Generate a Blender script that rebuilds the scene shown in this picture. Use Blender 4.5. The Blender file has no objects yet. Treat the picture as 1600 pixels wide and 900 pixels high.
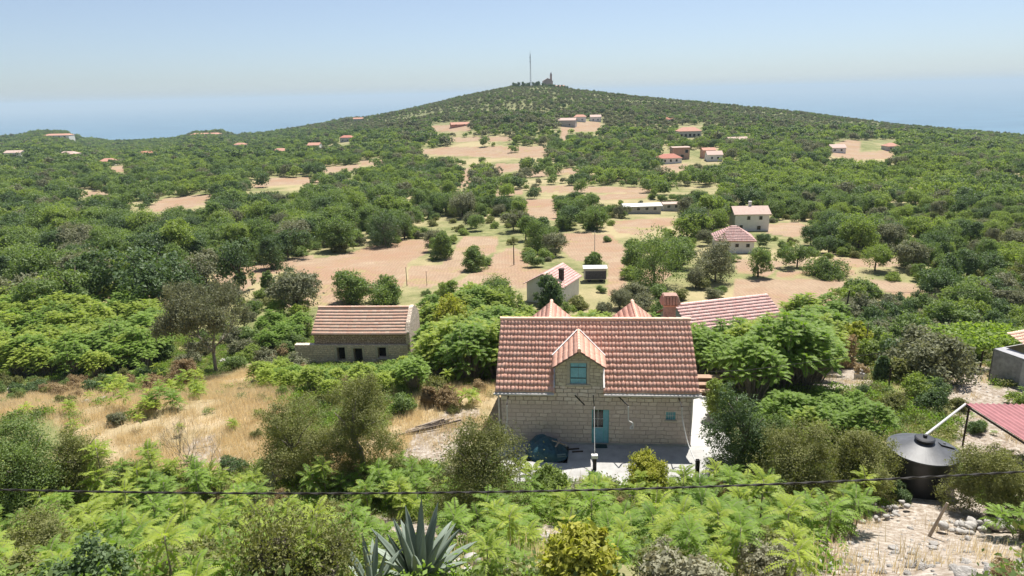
import bpy, math, random
import numpy as np
from math import radians as R_, sin, cos, pi
S = bpy.context.scene
COL = S.collection
# ------------------------------------------------------------------ camera
PITCH, ROLL, CAMZ, FPX = 15.9, 1.4, 18.9, 1600 * 24 / 36
cd = bpy.data.cameras.new("camera"); cam = bpy.data.objects.new("camera", cd); COL.objects.link(cam)
cd.lens = 24; cd.sensor_width = 36; cd.clip_start = 0.1; cd.clip_end = 120000
_p, _r = R_(PITCH), R_(ROLL)
_f = np.array([0, cos(_p), -sin(_p)]); _rt0 = np.array([1., 0, 0]); _up0 = np.cross(_rt0, _f)
_rt = _rt0 * cos(_r) - _up0 * sin(_r); _up = _up0 * cos(_r) + _rt0 * sin(_r)
CAM = np.array([0, 0, CAMZ])
from mathutils import Matrix, Vector
cam.matrix_world = Matrix(((_rt[0], _up[0], -_f[0], 0), (_rt[1], _up[1], -_f[1], 0), (_rt[2], _up[2], -_f[2], CAMZ), (0, 0, 0, 1)))
S.camera = cam
# ------------------------------------------------------------------ sky, sun, exposure
SUN_EL, SUN_AZ = 64.0, 27.0          # azimuth measured to the right of +Y
W = bpy.data.worlds.new("World"); S.world = W; W.use_nodes = True
nt = W.node_tree; bg = nt.nodes["Background"]; sk = nt.nodes.new("ShaderNodeTexSky")
sk.sky_type = 'NISHITA'; sk.sun_disc = False; sk.sun_elevation = R_(SUN_EL); sk.sun_rotation = R_(SUN_AZ)
sk.altitude = 200; sk.air_density = .9; sk.dust_density = 0.5; sk.ozone_density = 7.5
hs = nt.nodes.new('ShaderNodeHueSaturation'); hs.inputs['Saturation'].default_value = .72; hs.inputs['Value'].default_value = .97; nt.links.new(sk.outputs[0], hs.inputs['Color']); nt.links.new(hs.outputs[0], bg.inputs[0]); bg.inputs[1].default_value = 0.056
sl = bpy.data.lights.new("sun", 'SUN'); sl.energy = 3.75; sl.angle = R_(0.5); sl.color = (1, .955, .88)
sun = bpy.data.objects.new("sun", sl); COL.objects.link(sun)
_sd = Vector((sin(R_(SUN_AZ)) * cos(R_(SUN_EL)), cos(R_(SUN_AZ)) * cos(R_(SUN_EL)), sin(R_(SUN_EL))))
sun.rotation_euler = _sd.to_track_quat('Z', 'Y').to_euler(); sun.location = (0, 0, 60)
S.view_settings.view_transform = 'Standard'; S.view_settings.look = 'None'; S.view_settings.exposure = 1.17; S.view_settings.gamma = 1
S.view_settings.use_curve_mapping = False
S.cycles.max_bounces = 6; S.cycles.transmission_bounces = 4; S.cycles.diffuse_bounces = 3; S.cycles.volume_bounces = 0
HAZE = 1.0e-4
# ------------------------------------------------------------------ terrain function
def sstep(t): t = np.clip(t, 0, 1); return t * t * (3 - 2 * t)
PROF = np.array([(0, 13.2), (5, 13), (8, 12.2), (11, 10.3), (14, 7.8), (18, 4.7), (22, 2.5), (26, .9), (30, -.06), (42, -.06), (47, -2), (56, -5), (66, -7.5), (80, -8.6),
                 (105, -9.3), (155, -12.3), (213, -16), (300, -18), (400, -18.5)])
SKY = [(-400, 216), (0, 212), (30, 210), (60, 203), (100, 205), (130, 216), (170, 219), (230, 217), (275, 213), (305, 204), (345, 203), (368, 212), (400, 208), (450, 200), (520, 189), (600, 174),
       (680, 157), (750, 141), (800, 132), (850, 131), (900, 137), (1000, 148), (1100, 156), (1200, 166), (1300, 177), (1400, 189), (1500, 199), (1600, 208), (2000, 240)]
def ray(px, py):
    d = _rt * (px - 800) / FPX - _up * (py - 450) / FPX + _f
    return d / np.linalg.norm(d)
SKA = np.array([math.degrees(math.atan2(*ray(x, y)[:2])) for x, y in SKY])
SKE = np.array([math.degrees(math.asin(ray(x, y)[2])) for x, y in SKY])
RCA = np.array([-180, -60, -36, -22, -10, 3, 15, 36, 60, 180]); RCR = np.array([700, 1400, 1500, 1350, 1150, 1080, 1000, 900, 850, 700])
def wob(x, y, s, seed=0):
    return (np.sin(x / s + 1.3 * seed) * np.cos(y / s * 1.13 + seed) + .5 * np.sin(x / s * 2.3 + y / s * 1.7 + seed * 2.1) + .3 * np.sin(y / s * 3.9 - x / s * 3.1 + seed)) / 1.5
def H(x, y):
    x = np.asarray(x, float); y = np.asarray(y, float)
    r = np.hypot(x, y); k = .12 + .88 * sstep((r - 60) / 220)
    D = np.sqrt(np.maximum(y, 0) ** 2 + k * x * x) + np.where(y < 0, y * .0, 0)
    base = np.interp(D, PROF[:, 0], PROF[:, 1])
    base = np.where(y < 0, 13.2 + np.minimum(-y, 400) * .22, base)
    az = np.degrees(np.arctan2(x, y)); rc = np.interp(az, RCA, RCR)
    el = np.interp(az, SKA, SKE); zc = CAMZ + rc * np.tan(np.radians(el)) - 4.5
    t = (r - 290) / (rc - 290)
    far = -18 + (zc + 18) * sstep(t)
    z = np.where(t > 0, base * (1 - sstep(t * 6)) + far * sstep(t * 6), base)
    z = z + sstep((r - 60) / 100) * (wob(x, y, 17, 1) * .5 + wob(x, y, 60, 2) * 1.1 * sstep((r - 150) / 200)) * (1 - sstep((t - .85) / .15) * .8)
    z = z + sstep((34 - D) / 8) * wob(x, y, 2.6, 3) * .22
    over = np.maximum(r - rc, 0)
    z = z - np.minimum(over, 150) ** 2 / 150 * .17 - np.maximum(over - 150, 0) * .34
    return np.maximum(z, -233)
def at(px, py, dz=0.0):
    d = ray(px, py); t = np.geomspace(6, 3000, 2600); P = CAM[:, None] + d[:, None] * t
    g = P[2] - (H(P[0], P[1]) + dz); i = np.argmax(g < 0)
    if g[i] >= 0: i = len(t) - 1
    a = t[max(i - 1, 0)]; b = t[i]; ga, gb = g[max(i - 1, 0)], g[i]
    tt = a + (b - a) * (ga / (ga - gb) if ga != gb else 0)
    return CAM + d * tt
def proj(P):
    P = np.atleast_2d(np.asarray(P, float)) - CAM; z = P @ _f
    zz = np.where(z > .1, z, 1e9); return 800 + FPX * (P @ _rt) / zz, 450 - FPX * (P @ _up) / zz, z
def inpoly(x, y, poly):
    ins = np.zeros(np.shape(x), bool); n = len(poly)
    for i in range(n):
        x1, y1 = poly[i]; x2, y2 = poly[(i + 1) % n]
        if y1 == y2: continue
        c = ((y1 > y) != (y2 > y)) & (x < (x2 - x1) * (y - y1) / (y2 - y1) + x1); ins ^= c
    return ins
FIELDS = [
 [(420,418),(490,405),(545,395),(612,375),(672,374),(668,395),(635,412),(632,446),(560,470),(500,480),(430,480),(478,448),(480,428),(430,424)],
 [(340,452),(385,428),(420,416),(430,424),(405,440),(380,455)], [(238,472),(280,468),(280,492),(245,492)],
 [(634,446),(640,416),(690,412),(712,388),(722,370),(780,368),(775,392),(748,405),(735,420),(700,440),(668,450)],
 [(690,452),(720,437),(760,414),(772,398),(800,386),(822,396),(830,420),(866,422),(842,452),(760,446)],
 [(870,365),(950,365),(978,388),(976,466),(948,462),(950,410),(900,408),(868,385)],
 [(1143,437),(1300,435),(1330,442),(1290,490),(1200,500),(1150,470)], [(1355,437),(1425,441),(1458,462),(1400,468)],
 [(1150,404),(1200,408),(1260,405),(1400,402),(1407,416),(1320,419),(1220,414),(1200,432),(1152,426)],
 [(1196,350),(1245,347),(1292,360),(1240,371),(1200,366)],
 [(655,233),(690,230),(855,228),(860,246),(780,247),(700,243),(660,240)], [(560,250),(600,249),(602,257),(565,260)],
 [(425,277),(500,276),(500,285),(450,290),(400,293),(385,289)], [(232,322),(260,309),(332,303),(327,318),(290,326),(240,331)],
 [(718,265),(740,261),(735,290),(718,295)], [(775,256),(822,255),(820,265),(775,271)], [(840,290),(1025,293),(1010,302),(838,300)],
 [(815,312),(875,310),(872,345),(815,338)], [(1298,228),(1325,218),(1345,221),(1345,238),(1398,234),(1395,247),(1340,251),(1300,244)],
 [(672,197),(735,193),(733,205),(680,206)], [(285,376),(322,370),(300,385),(282,389)], [(1035,258),(1075,256),(1072,268),(1030,270)],
 [(875,196),(892,198),(882,222),(874,222)], [(895,192),(940,188),(935,205),(895,206)], [(955,345),(1050,340),(1060,350),(1000,368),(960,362)],
 [(770,300),(818,296),(815,304),(770,308)], [(1005,425),(1040,412),(1048,430),(1030,445),(1000,440)], [(170,262),(200,258),(200,268),(175,270)]]
OPEN = [[(640,345),(790,338),(800,372),(660,372)], [(930,345),(1060,337),(1085,368),(960,378)], [(200,330),(262,328),(262,350),(205,352)], [(560,318),(650,312),(655,322),(565,328)], [(1085,400),(1120,395),(1150,430),(1110,435)], [(1040,296),(1130,290),(1132,300),(1040,304)], [(380,300),(470,296),(475,304),(385,308)], [(440,405),(520,392),(525,402),(450,415)]]
FIELDS += [[(820,268),(905,262),(907,271),(822,277)], [(500,262),(560,257),(565,265),(505,270)], [(330,430),(420,408),(490,398),(492,412),(420,430),(340,452)], [(930,305),(1010,300),(1012,310),(930,314)], [(700,215),(800,213),(802,220),(702,222)], [(1210,425),(1330,420),(1340,430),(1215,434)], [(120,300),(175,298),(178,305),(122,308)]]
GRASS = [[(-60,640),(60,600),(180,596),(330,592),(440,570),(470,600),(450,640),(420,720),(330,745),(170,730),(60,640),(-60,665)], [(650,610),(775,560),(790,640),(760,690),(640,700),(560,740),(430,755),(420,720),(600,680)]]
PALE = [[(645,680),(700,640),(745,640),(740,700),(690,725),(630,720)], [(1225,590),(1260,565),(1340,558),(1370,570),(1370,605),(1300,612),(1240,606)],
        [(1440,600),(1510,560),(1550,575),(1560,620),(1480,625)], [(520,800),(640,815),(760,830),(740,860),(600,850),(520,830)], [(1250,830),(1320,815),(1420,790),(1640,780),(1640,930),(1250,930)],
        [(825,825),(890,820),(890,870),(830,870)], [(1420,740),(1500,760),(1560,800),(1400,820)], [(1495,620),(1620,600),(1640,800),(1500,740)], [(285,695),(340,680),(352,725),(300,735)], [(1290,860),(1640,850),(1640,930),(1290,930)]]
def masks(x, y, z):
    jx = wob(x, y, 2.3, 5); px, py, d = proj(np.stack([x, y, z], -1))
    amp = 260 / np.maximum(d, 20); ok = d > 3
    qx = px + jx * amp; qy = py + wob(x, y, 1.9, 7) * amp * .35
    f = np.zeros(len(x), bool); g = f.copy(); p = f.copy()
    for a in FIELDS: f |= inpoly(qx, qy, a)
    for a in GRASS: g |= inpoly(qx, qy, a)
    for a in PALE: p |= inpoly(qx, qy, a)
    return f & ok, g & ok, p & ok
# ------------------------------------------------------------------ materials
MATS = {}
def newmat(name):
    m = bpy.data.materials.new(name); m.use_nodes = True; n = m.node_tree.nodes; n.clear(); MATS[name] = m
    o = n.new('ShaderNodeOutputMaterial'); return m, m.node_tree, n, m.node_tree.links, o
def N(n, t, **k):
    x = n.new(t)
    for a, b in k.items():
        if a == 'ins':
            for i, v in b.items(): x.inputs[i].default_value = v
        else: setattr(x, a, b)
    return x
def c4(c): return (c[0], c[1], c[2], 1)
def leafmat(name, c1, c2, tr=.35, gloss=.55, ttint=(1.15, 1.25, .45)):
    """two leaf colours mixed by a per-clump attribute and per-object random"""
    m, t, n, L, o = newmat(name)
    a = N(n, 'ShaderNodeAttribute', attribute_name='tint'); oi = N(n, 'ShaderNodeObjectInfo')
    add = N(n, 'ShaderNodeMath', operation='MULTIPLY_ADD', ins={1: .45}); L.new(oi.outputs['Random'], add.inputs[0])
    sc = N(n, 'ShaderNodeMath', operation='MULTIPLY', ins={1: .75}); L.new(a.outputs['Fac'], sc.inputs[0]); L.new(sc.outputs[0], add.inputs[2])
    mx = N(n, 'ShaderNodeMix', data_type='RGBA', clamp_factor=True); L.new(add.outputs[0], mx.inputs['Factor']); mx.inputs[6].default_value = c4(c1); mx.inputs[7].default_value = c4(c2)
    p = N(n, 'ShaderNodeBsdfPrincipled', ins={'Roughness': gloss}); p.inputs['Specular IOR Level'].default_value = .24
    L.new(mx.outputs[2], p.inputs['Base Color'])
    tm = N(n, 'ShaderNodeMix', data_type='RGBA', blend_type='MULTIPLY'); tm.inputs['Factor'].default_value = 1; L.new(mx.outputs[2], tm.inputs[6]); tm.inputs[7].default_value = c4(ttint)
    tl = N(n, 'ShaderNodeBsdfTranslucent'); L.new(tm.outputs[2], tl.inputs[0])
    ms = N(n, 'ShaderNodeMixShader', ins={0: tr}); L.new(p.outputs[0], ms.inputs[1]); L.new(tl.outputs[0], ms.inputs[2]); L.new(ms.outputs[0], o.inputs[0]); return m
def plain(name, c, rough=.7, var=.25, scale=3., bump=0., metal=0., c2=None, spec=.3, detail=5):
    m, t, n, L, o = newmat(name)
    tc = N(n, 'ShaderNodeTexCoord'); nz = N(n, 'ShaderNodeTexNoise', ins={'Scale': scale, 'Detail': detail, 'Roughness': .65}); L.new(tc.outputs['Object'], nz.inputs[0])
    cr = N(n, 'ShaderNodeMapRange', ins={1: .3, 2: .7}); L.new(nz.outputs[0], cr.inputs[0])
    mx = N(n, 'ShaderNodeMix', data_type='RGBA'); L.new(cr.outputs[0], mx.inputs['Factor'])
    mx.inputs[6].default_value = c4([v * (1 - var) for v in c]); mx.inputs[7].default_value = c4(c2 if c2 else [min(v * (1 + var), 1) for v in c])
    p = N(n, 'ShaderNodeBsdfPrincipled', ins={'Roughness': rough, 'Metallic': metal}); p.inputs['Specular IOR Level'].default_value = spec
    L.new(mx.outputs[2], p.inputs['Base Color'])
    if bump:
        b = N(n, 'ShaderNodeBump', ins={0: bump, 1: .05}); L.new(nz.outputs[0], b.inputs['Height']); L.new(b.outputs[0], p.inputs['Normal'])
    L.new(p.outputs[0], o.inputs[0]); return m
def stonemat(name, c1, c2, mortar, bw=.5, bh=.25, ms=.018, plaster=None, rough_edge=.0):
    m, t, n, L, o = newmat(name)
    tc = N(n, 'ShaderNodeTexCoord'); sp = N(n, 'ShaderNodeSeparateXYZ'); L.new(tc.outputs['Object'], sp.inputs[0])
    ad = N(n, 'ShaderNodeMath', operation='ADD'); L.new(sp.outputs[0], ad.inputs[0]); L.new(sp.outputs[1], ad.inputs[1])
    cb = N(n, 'ShaderNodeCombineXYZ'); L.new(ad.outputs[0], cb.inputs[0]); L.new(sp.outputs[2], cb.inputs[1])
    nz0 = N(n, 'ShaderNodeTexNoise', ins={'Scale': 2.2, 'Detail': 2}); L.new(tc.outputs['Object'], nz0.inputs[0])
    dv = N(n, 'ShaderNodeVectorMath', operation='SCALE'); L.new(nz0.outputs['Color'], dv.inputs[0]); dv.inputs[3].default_value = .15 + rough_edge
    av = N(n, 'ShaderNodeVectorMath', operation='ADD'); L.new(cb.outputs[0], av.inputs[0]); L.new(dv.outputs[0], av.inputs[1])
    br = N(n, 'ShaderNodeTexBrick', offset=.5, squash=1.3, squash_frequency=3, ins={'Scale': 1, 'Mortar Size': ms, 'Mortar Smooth': .3, 'Bias': 0., 'Brick Width': bw, 'Row Height': bh})
    br.inputs['Color1'].default_value = c4(c1); br.inputs['Color2'].default_value = c4(c2); br.inputs['Mortar'].default_value = c4(mortar); L.new(av.outputs[0], br.inputs[0])
    nz = N(n, 'ShaderNodeTexNoise', ins={'Scale': 6, 'Detail': 8, 'Roughness': .7}); L.new(tc.outputs['Object'], nz.inputs[0])
    ov = N(n, 'ShaderNodeMix', data_type='RGBA', blend_type='OVERLAY', ins={0: .75}); L.new(br.outputs[0], ov.inputs[6]); L.new(nz.outputs[0], ov.inputs[7])
    out = ov.outputs[2]
    if plaster:
        zr = N(n, 'ShaderNodeMapRange', ins={1: 2.35, 2: 2.65, 3: 1., 4: 0.}); L.new(sp.outputs[2], zr.inputs[0])
        n2 = N(n, 'ShaderNodeTexNoise', ins={'Scale': 1.2, 'Detail': 5}); L.new(tc.outputs['Object'], n2.inputs[0])
        mr = N(n, 'ShaderNodeMapRange', ins={1: .35, 2: .6, 3: .25, 4: .8}); L.new(n2.outputs[0], mr.inputs[0])
        mu = N(n, 'ShaderNodeMath', operation='MULTIPLY'); L.new(zr.outputs[0], mu.inputs[0]); L.new(mr.outputs[0], mu.inputs[1])
        m2 = N(n, 'ShaderNodeMix', data_type='RGBA'); L.new(mu.outputs[0], m2.inputs['Factor']); L.new(out, m2.inputs[6]); m2.inputs[7].default_value = c4(plaster); out = m2.outputs[2]
    p = N(n, 'ShaderNodeBsdfPrincipled', ins={'Roughness': .9}); p.inputs['Specular IOR Level'].default_value = .15; L.new(out, p.inputs['Base Color'])
    hh = N(n, 'ShaderNodeMath', operation='MULTIPLY_ADD', ins={1: .3}); L.new(nz.outputs[0], hh.inputs[0]); iv = N(n, 'ShaderNodeMath', operation='SUBTRACT', ins={0: 1.}); L.new(br.outputs[1], iv.inputs[1]); L.new(iv.outputs[0], hh.inputs[2])
    b = N(n, 'ShaderNodeBump', ins={0: .8, 1: .03}); L.new(hh.outputs[0], b.inputs['Height']); L.new(b.outputs[0], p.inputs['Normal'])
    L.new(p.outputs[0], o.inputs[0]); return m
def tilemat(name, c1, c2, c3, rough=.46):
    m, t, n, L, o = newmat(name)
    a = N(n, 'ShaderNodeAttribute', attribute_name='tint'); cr = N(n, 'ShaderNodeValToRGB')
    e = cr.color_ramp.elements; e[0].color = c4(c1); e[1].color = c4(c3); e.new(.5).color = c4(c2); L.new(a.outputs['Fac'], cr.inputs[0])
    tc = N(n, 'ShaderNodeTexCoord'); nz = N(n, 'ShaderNodeTexNoise', ins={'Scale': 9, 'Detail': 6, 'Roughness': .7}); L.new(tc.outputs['Object'], nz.inputs[0])
    ov = N(n, 'ShaderNodeMix', data_type='RGBA', blend_type='OVERLAY', ins={0: .3}); L.new(cr.outputs[0], ov.inputs[6]); L.new(nz.outputs[0], ov.inputs[7])
    p = N(n, 'ShaderNodeBsdfPrincipled', ins={'Roughness': rough}); p.inputs['Specular IOR Level'].default_value = .5; L.new(ov.outputs[2], p.inputs['Base Color']); L.new(p.outputs[0], o.inputs[0]); return m
leaf = {
 'dark': leafmat('leaf_dark', (.07, .112, .052), (.145, .21, .088), .34),
 'mid': leafmat('leaf_mid', (.112, .165, .06), (.225, .30, .105), .4),
 'light': leafmat('leaf_light', (.15, .21, .06), (.30, .37, .11), .45),
 'olive': leafmat('leaf_olive', (0.134, 0.146, 0.085), (0.256, 0.262, 0.159), .32, .65, (1.1, 1.1, .7)),
 'ail': leafmat('leaf_ailanthus', (.12, .205, .036), (.26, .38, .065), .46),
 'ailb': leafmat('leaf_ailanthus_bright', (.185, .27, .04), (.39, .46, .08), .48),
 'yellow': leafmat('leaf_yellow', (.24, .28, .04), (.46, .44, .09), .44),
 'jun': leafmat('leaf_juniper', (0.110, 0.122, 0.043), (0.268, 0.275, 0.104), .34, .65),
 'grey': leafmat('leaf_grey', (0.20, 0.20, 0.13), (0.36, 0.35, 0.24), .3, .7, (1.1, 1.0, .8)),
 'brown': leafmat('leaf_brown', (.22, .155, .085), (.40, .31, .17), .3, .7, (1.1, 1.0, .8)),
 'straw': leafmat('straw', (.56, .45, .28), (.86, .73, .50), .4, .7, (1.05, 1., .8)),
 'vine': leafmat('leaf_vine', (0.122, 0.207, 0.037), (0.329, 0.415, 0.110), .44)}
bark = plain('bark', (.14, .11, .085), .9, .35, 8, .5); barkg = plain('bark_grey', (.23, .2, .165), .9, .3, 8, .4); barkd = plain('bark_dark', (.06, .045, .035), .9, .35, 8, .4)
rockm = plain('rock', (0.344, 0.320, 0.287), .9, .3, 4, 1., c2=(0.492, 0.467, 0.435)); concrete = plain('concrete', (0.377, 0.369, 0.353), .85, .2, 1.3, .15); whitec = plain('white_concrete', (0.492, 0.480, 0.459), .85, .06, 1.5, .1)
white = plain('white_paint', (0.656, 0.648, 0.631), .5, .04, 4); gutter_m = plain('gutter_white', (0.574, 0.541, 0.508), .4, .06, 4)
blue = plain('blue_paint', (.24, .50, .62), .55, .12, 6); bluef = plain('blue_frame', (.18, .5, .56), .5, .1, 6); iron = plain('iron', (.025, .022, .02), .6, .3, 10)
glass, _t, _n, _L, _o = newmat('window_glass'); _pp = N(_n, 'ShaderNodeBsdfPrincipled', ins={'Roughness': .08, 'Base Color': (.012, .014, .016, 1)}); _L.new(_pp.outputs[0], _o.inputs[0])
darkm = plain('interior_shade_black', (.015, .013, .012), .9, .2, 2); tankm = plain('black_plastic', (.016, .016, .018), .42, .3, 3, .1, spec=.5, c2=(.035, .035, .038)); tankl = plain('tank_lid', (.055, .058, .066), .5, .2, 2, .1, spec=.45, c2=(.095, .10, .11))  # first one: near-black colour that stands in for the shade of interiors
tarp = plain('tarp', (.025, .075, .1), .45, .3, 5, .3, c2=(.04, .11, .14)); wood = plain('grey_wood', (.33, .27, .21), .85, .3, 6, .3); terra = plain('terracotta', (.42, .2, .11), .8, .15, 3)
stone_main = stonemat('limestone_blocks', (.80, .70, .62), (.62, .52, .455), (.35, .28, .24), .44, .245, .022, plaster=(.58, .475, .43))
stone_dorm = stonemat('limestone_blocks_small', (.68, .60, .48), (.52, .45, .36), (.38, .32, .26), .33, .2, .016)
rubble = stonemat('rubble_wall', (.66, .50, .40), (.43, .30, .235), (.22, .16, .12), .27, .17, .03, rough_edge=.14)
rubble2 = stonemat('pale_rubble', (.80, .67, .54), (.60, .49, .39), (.40, .32, .25), .34, .2, .022, rough_edge=.08)
quoin = plain('pale_dressed_stone', (.50, .44, .36), .85, .15, 5, .3)
tile_main = tilemat('barrel_tiles', (.73, .40, .29), (.77, .44, .33), (.80, .48, .365))
tile_orange = tilemat('pan_tiles', (.88, .54, .39), (.9, .58, .43), (.92, .64, .48), .4)
tile_pink = tilemat('pink_tiles', (.76, .43, .37), (.82, .5, .44), (.86, .57, .5))
render_w = plain('white_render', (.74, .72, .68), .9, .08, 1.2, .1); render_g = plain('grey_render', (0.426, 0.410, 0.377), .9, .12, 1., .1)
roof_far = plain('far_roof', (0.459, 0.246, 0.180), .9, .15, 2.); roof_pale = plain('pale_roof', (0.508, 0.377, 0.320), .9, .1, 2.); roof_red = plain('red_roof', (0.426, 0.180, 0.131), .9, .14, 2.)
# ------------------------------------------------------------------ mesh helpers
def tag(o, label=None, cat=None, group=None, kind=None):
    if label: o['label'] = label
    if cat: o['category'] = cat
    if group: o['group'] = group
    if kind: o['kind'] = kind
    return o
def link(o, parent=None):
    COL.objects.link(o)
    if parent: o.parent = parent
    return o
def empty(name, loc, rz=0.):
    o = bpy.data.objects.new(name, None); o.location = loc; o.rotation_euler = (0, 0, rz); o.empty_display_size = .3; return link(o)
def npmesh(name, V, F, mat, tint=None, smooth=False):
    """V (n,3), F (m,k) array or list of arrays"""
    F = [np.asarray(f, np.int32) for f in (F if isinstance(F, list) else [F]) if len(f)]
    me = bpy.data.meshes.new(name); V = np.asarray(V, np.float32); me.vertices.add(len(V)); me.vertices.foreach_set('co', V.ravel())
    tot = sum(f.size for f in F); nf = sum(len(f) for f in F)
    me.loops.add(tot); me.loops.foreach_set('vertex_index', np.concatenate([f.ravel() for f in F]))
    me.polygons.add(nf); cnt = np.concatenate([np.full(len(f), f.shape[1], np.int32) for f in F]); me.polygons.foreach_set('loop_start', np.concatenate([[0], np.cumsum(cnt)[:-1]]).astype(np.int32))
    me.update(calc_edges=True)
    if smooth: me.polygons.foreach_set('use_smooth', np.ones(nf, bool))
    if tint is not None:
        a = me.attributes.new('tint', 'FLOAT', 'FACE' if len(tint) == nf else 'POINT'); a.data.foreach_set('value', np.asarray(tint, np.float32))
    for m in (mat if isinstance(mat, list) else [mat]): me.materials.append(m)
    return me
class MB:
    """collects boxes, tubes, polygons for ONE mesh"""
    def __init__(s): s.V = []; s.F = []; s.n = 0
    def add(s, V, F):
        V = np.asarray(V, float); s.V.append(V); s.F += [tuple(i + s.n for i in f) for f in F]; s.n += len(V); return s
    def box(s, x0, x1, y0, y1, z0, z1):
        V = [(x, y, z) for z in (z0, z1) for y in (y0, y1) for x in (x0, x1)]
        return s.add(V, [(0, 2, 3, 1), (4, 5, 7, 6), (0, 1, 5, 4), (2, 6, 7, 3), (0, 4, 6, 2), (1, 3, 7, 5)])
    def obox(s, a, b, w, h):
        """bar from a to b with section w x h"""
        a = np.array(a, float); b = np.array(b, float); d = (b - a) / np.linalg.norm(b - a); u = np.cross(d, (0, 0, 1.)); u = u / np.linalg.norm(u) if np.linalg.norm(u) > 1e-3 else np.array([1., 0, 0]); v = np.cross(u, d)
        V = [p + u * sx * w / 2 + v * sy * h / 2 for p in (a, b) for sy in (-1, 1) for sx in (-1, 1)]
        return s.add(V, [(0, 1, 3, 2), (4, 6, 7, 5), (0, 4, 5, 1), (2, 3, 7, 6), (0, 2, 6, 4), (1, 5, 7, 3)])
    def tube(s, P, r, k=8, cap=True):
        P = np.asarray(P, float); r = np.full(len(P), r) if np.isscalar(r) else np.asarray(r, float); T = np.gradient(P, axis=0); T /= np.linalg.norm(T, axis=1)[:, None] + 1e-9
        ref = np.array([0, 0, 1.]) if abs(T[0][2]) < .9 else np.array([1., 0, 0]); V = []
        for i in range(len(P)):
            u = np.cross(T[i], ref); u /= np.linalg.norm(u) + 1e-9; v = np.cross(T[i], u)
            for j in range(k): a = 2 * pi * j / k; V.append(P[i] + (u * cos(a) + v * sin(a)) * r[i])
        F = [(i * k + j, i * k + (j + 1) % k, (i + 1) * k + (j + 1) % k, (i + 1) * k + j) for i in range(len(P) - 1) for j in range(k)]
        if cap: F += [tuple(range(k))[::-1], tuple((len(P) - 1) * k + j for j in range(k))]
        return s.add(V, F)
    def lathe(s, prof, c=(0, 0, 0), k=32):
        V = []; m = len(prof)
        for j in range(k):
            a = 2 * pi * j / k
            for (r, z) in prof: V.append((c[0] + r * cos(a), c[1] + r * sin(a), c[2] + z))
        F = [(j * m + i, ((j + 1) % k) * m + i, ((j + 1) % k) * m + i + 1, j * m + i + 1) for j in range(k) for i in range(m - 1)]
        return s.add(V, F)
    def poly(s, pts, thick=None, nrm=(0, 0, 1)):
        n = len(pts); P = np.asarray(pts, float)
        if thick is None: return s.add(P, [tuple(range(n))])
        Q = P - np.asarray(nrm, float) * thick
        return s.add(np.vstack([P, Q]), [tuple(range(n)), tuple(range(2 * n - 1, n - 1, -1))] + [(i, i + n, (i + 1) % n + n, (i + 1) % n) for i in range(n)])
    def mesh(s, name, mat, smooth=False):
        me = bpy.data.meshes.new(name); me.from_pydata(np.vstack(s.V).tolist(), [], s.F); me.update()
        for m in (mat if isinstance(mat, list) else [mat]): me.materials.append(m)
        if smooth: me.polygons.foreach_set('use_smooth', np.ones(len(me.polygons), bool))
        return me
    def obj(s, name, mat, parent=None, smooth=False, bevel=0):
        o = link(bpy.data.objects.new(name, s.mesh(name, mat, smooth)), parent)
        if bevel: b = o.modifiers.new('bevel', 'BEVEL'); b.width = bevel; b.segments = 2; b.limit_method = 'ANGLE'
        return o
def wallholes(mb, a, b, z0, z1, th, holes, axis='x', pos=0.):
    """wall along x from a to b, outer face y=pos, thickness th to +y, with holes (x0,x1,z0,z1)"""
    xs = sorted({a, b, *[v for h in holes for v in h[:2]]}); zs = sorted({z0, z1, *[v for h in holes for v in h[2:]]})
    for i in range(len(xs) - 1):
        for j in range(len(zs) - 1):
            cx, cz = (xs[i] + xs[i + 1]) / 2, (zs[j] + zs[j + 1]) / 2
            if any(h[0] < cx < h[1] and h[2] < cz < h[3] for h in holes): continue
            X0, X1, Z0, Z1 = xs[i], xs[i + 1], zs[j], zs[j + 1]
            for y, fl in ((pos, 0), (pos + th, 1)):
                q = [(X0, y, Z0), (X1, y, Z0), (X1, y, Z1), (X0, y, Z1)]; mb.add(q, [(0, 1, 2, 3) if not fl else (3, 2, 1, 0)])
    for h in holes:
        x0, x1, a0, a1 = h; p, q = pos, pos + th
        mb.add([(x0, p, a0), (x0, q, a0), (x0, q, a1), (x0, p, a1)], [(0, 1, 2, 3)]); mb.add([(x1, p, a0), (x1, q, a0), (x1, q, a1), (x1, p, a1)], [(3, 2, 1, 0)])
        mb.add([(x0, p, a1), (x1, p, a1), (x1, q, a1), (x0, q, a1)], [(3, 2, 1, 0)]); mb.add([(x0, p, a0), (x1, p, a0), (x1, q, a0), (x0, q, a0)], [(0, 1, 2, 3)])
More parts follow.
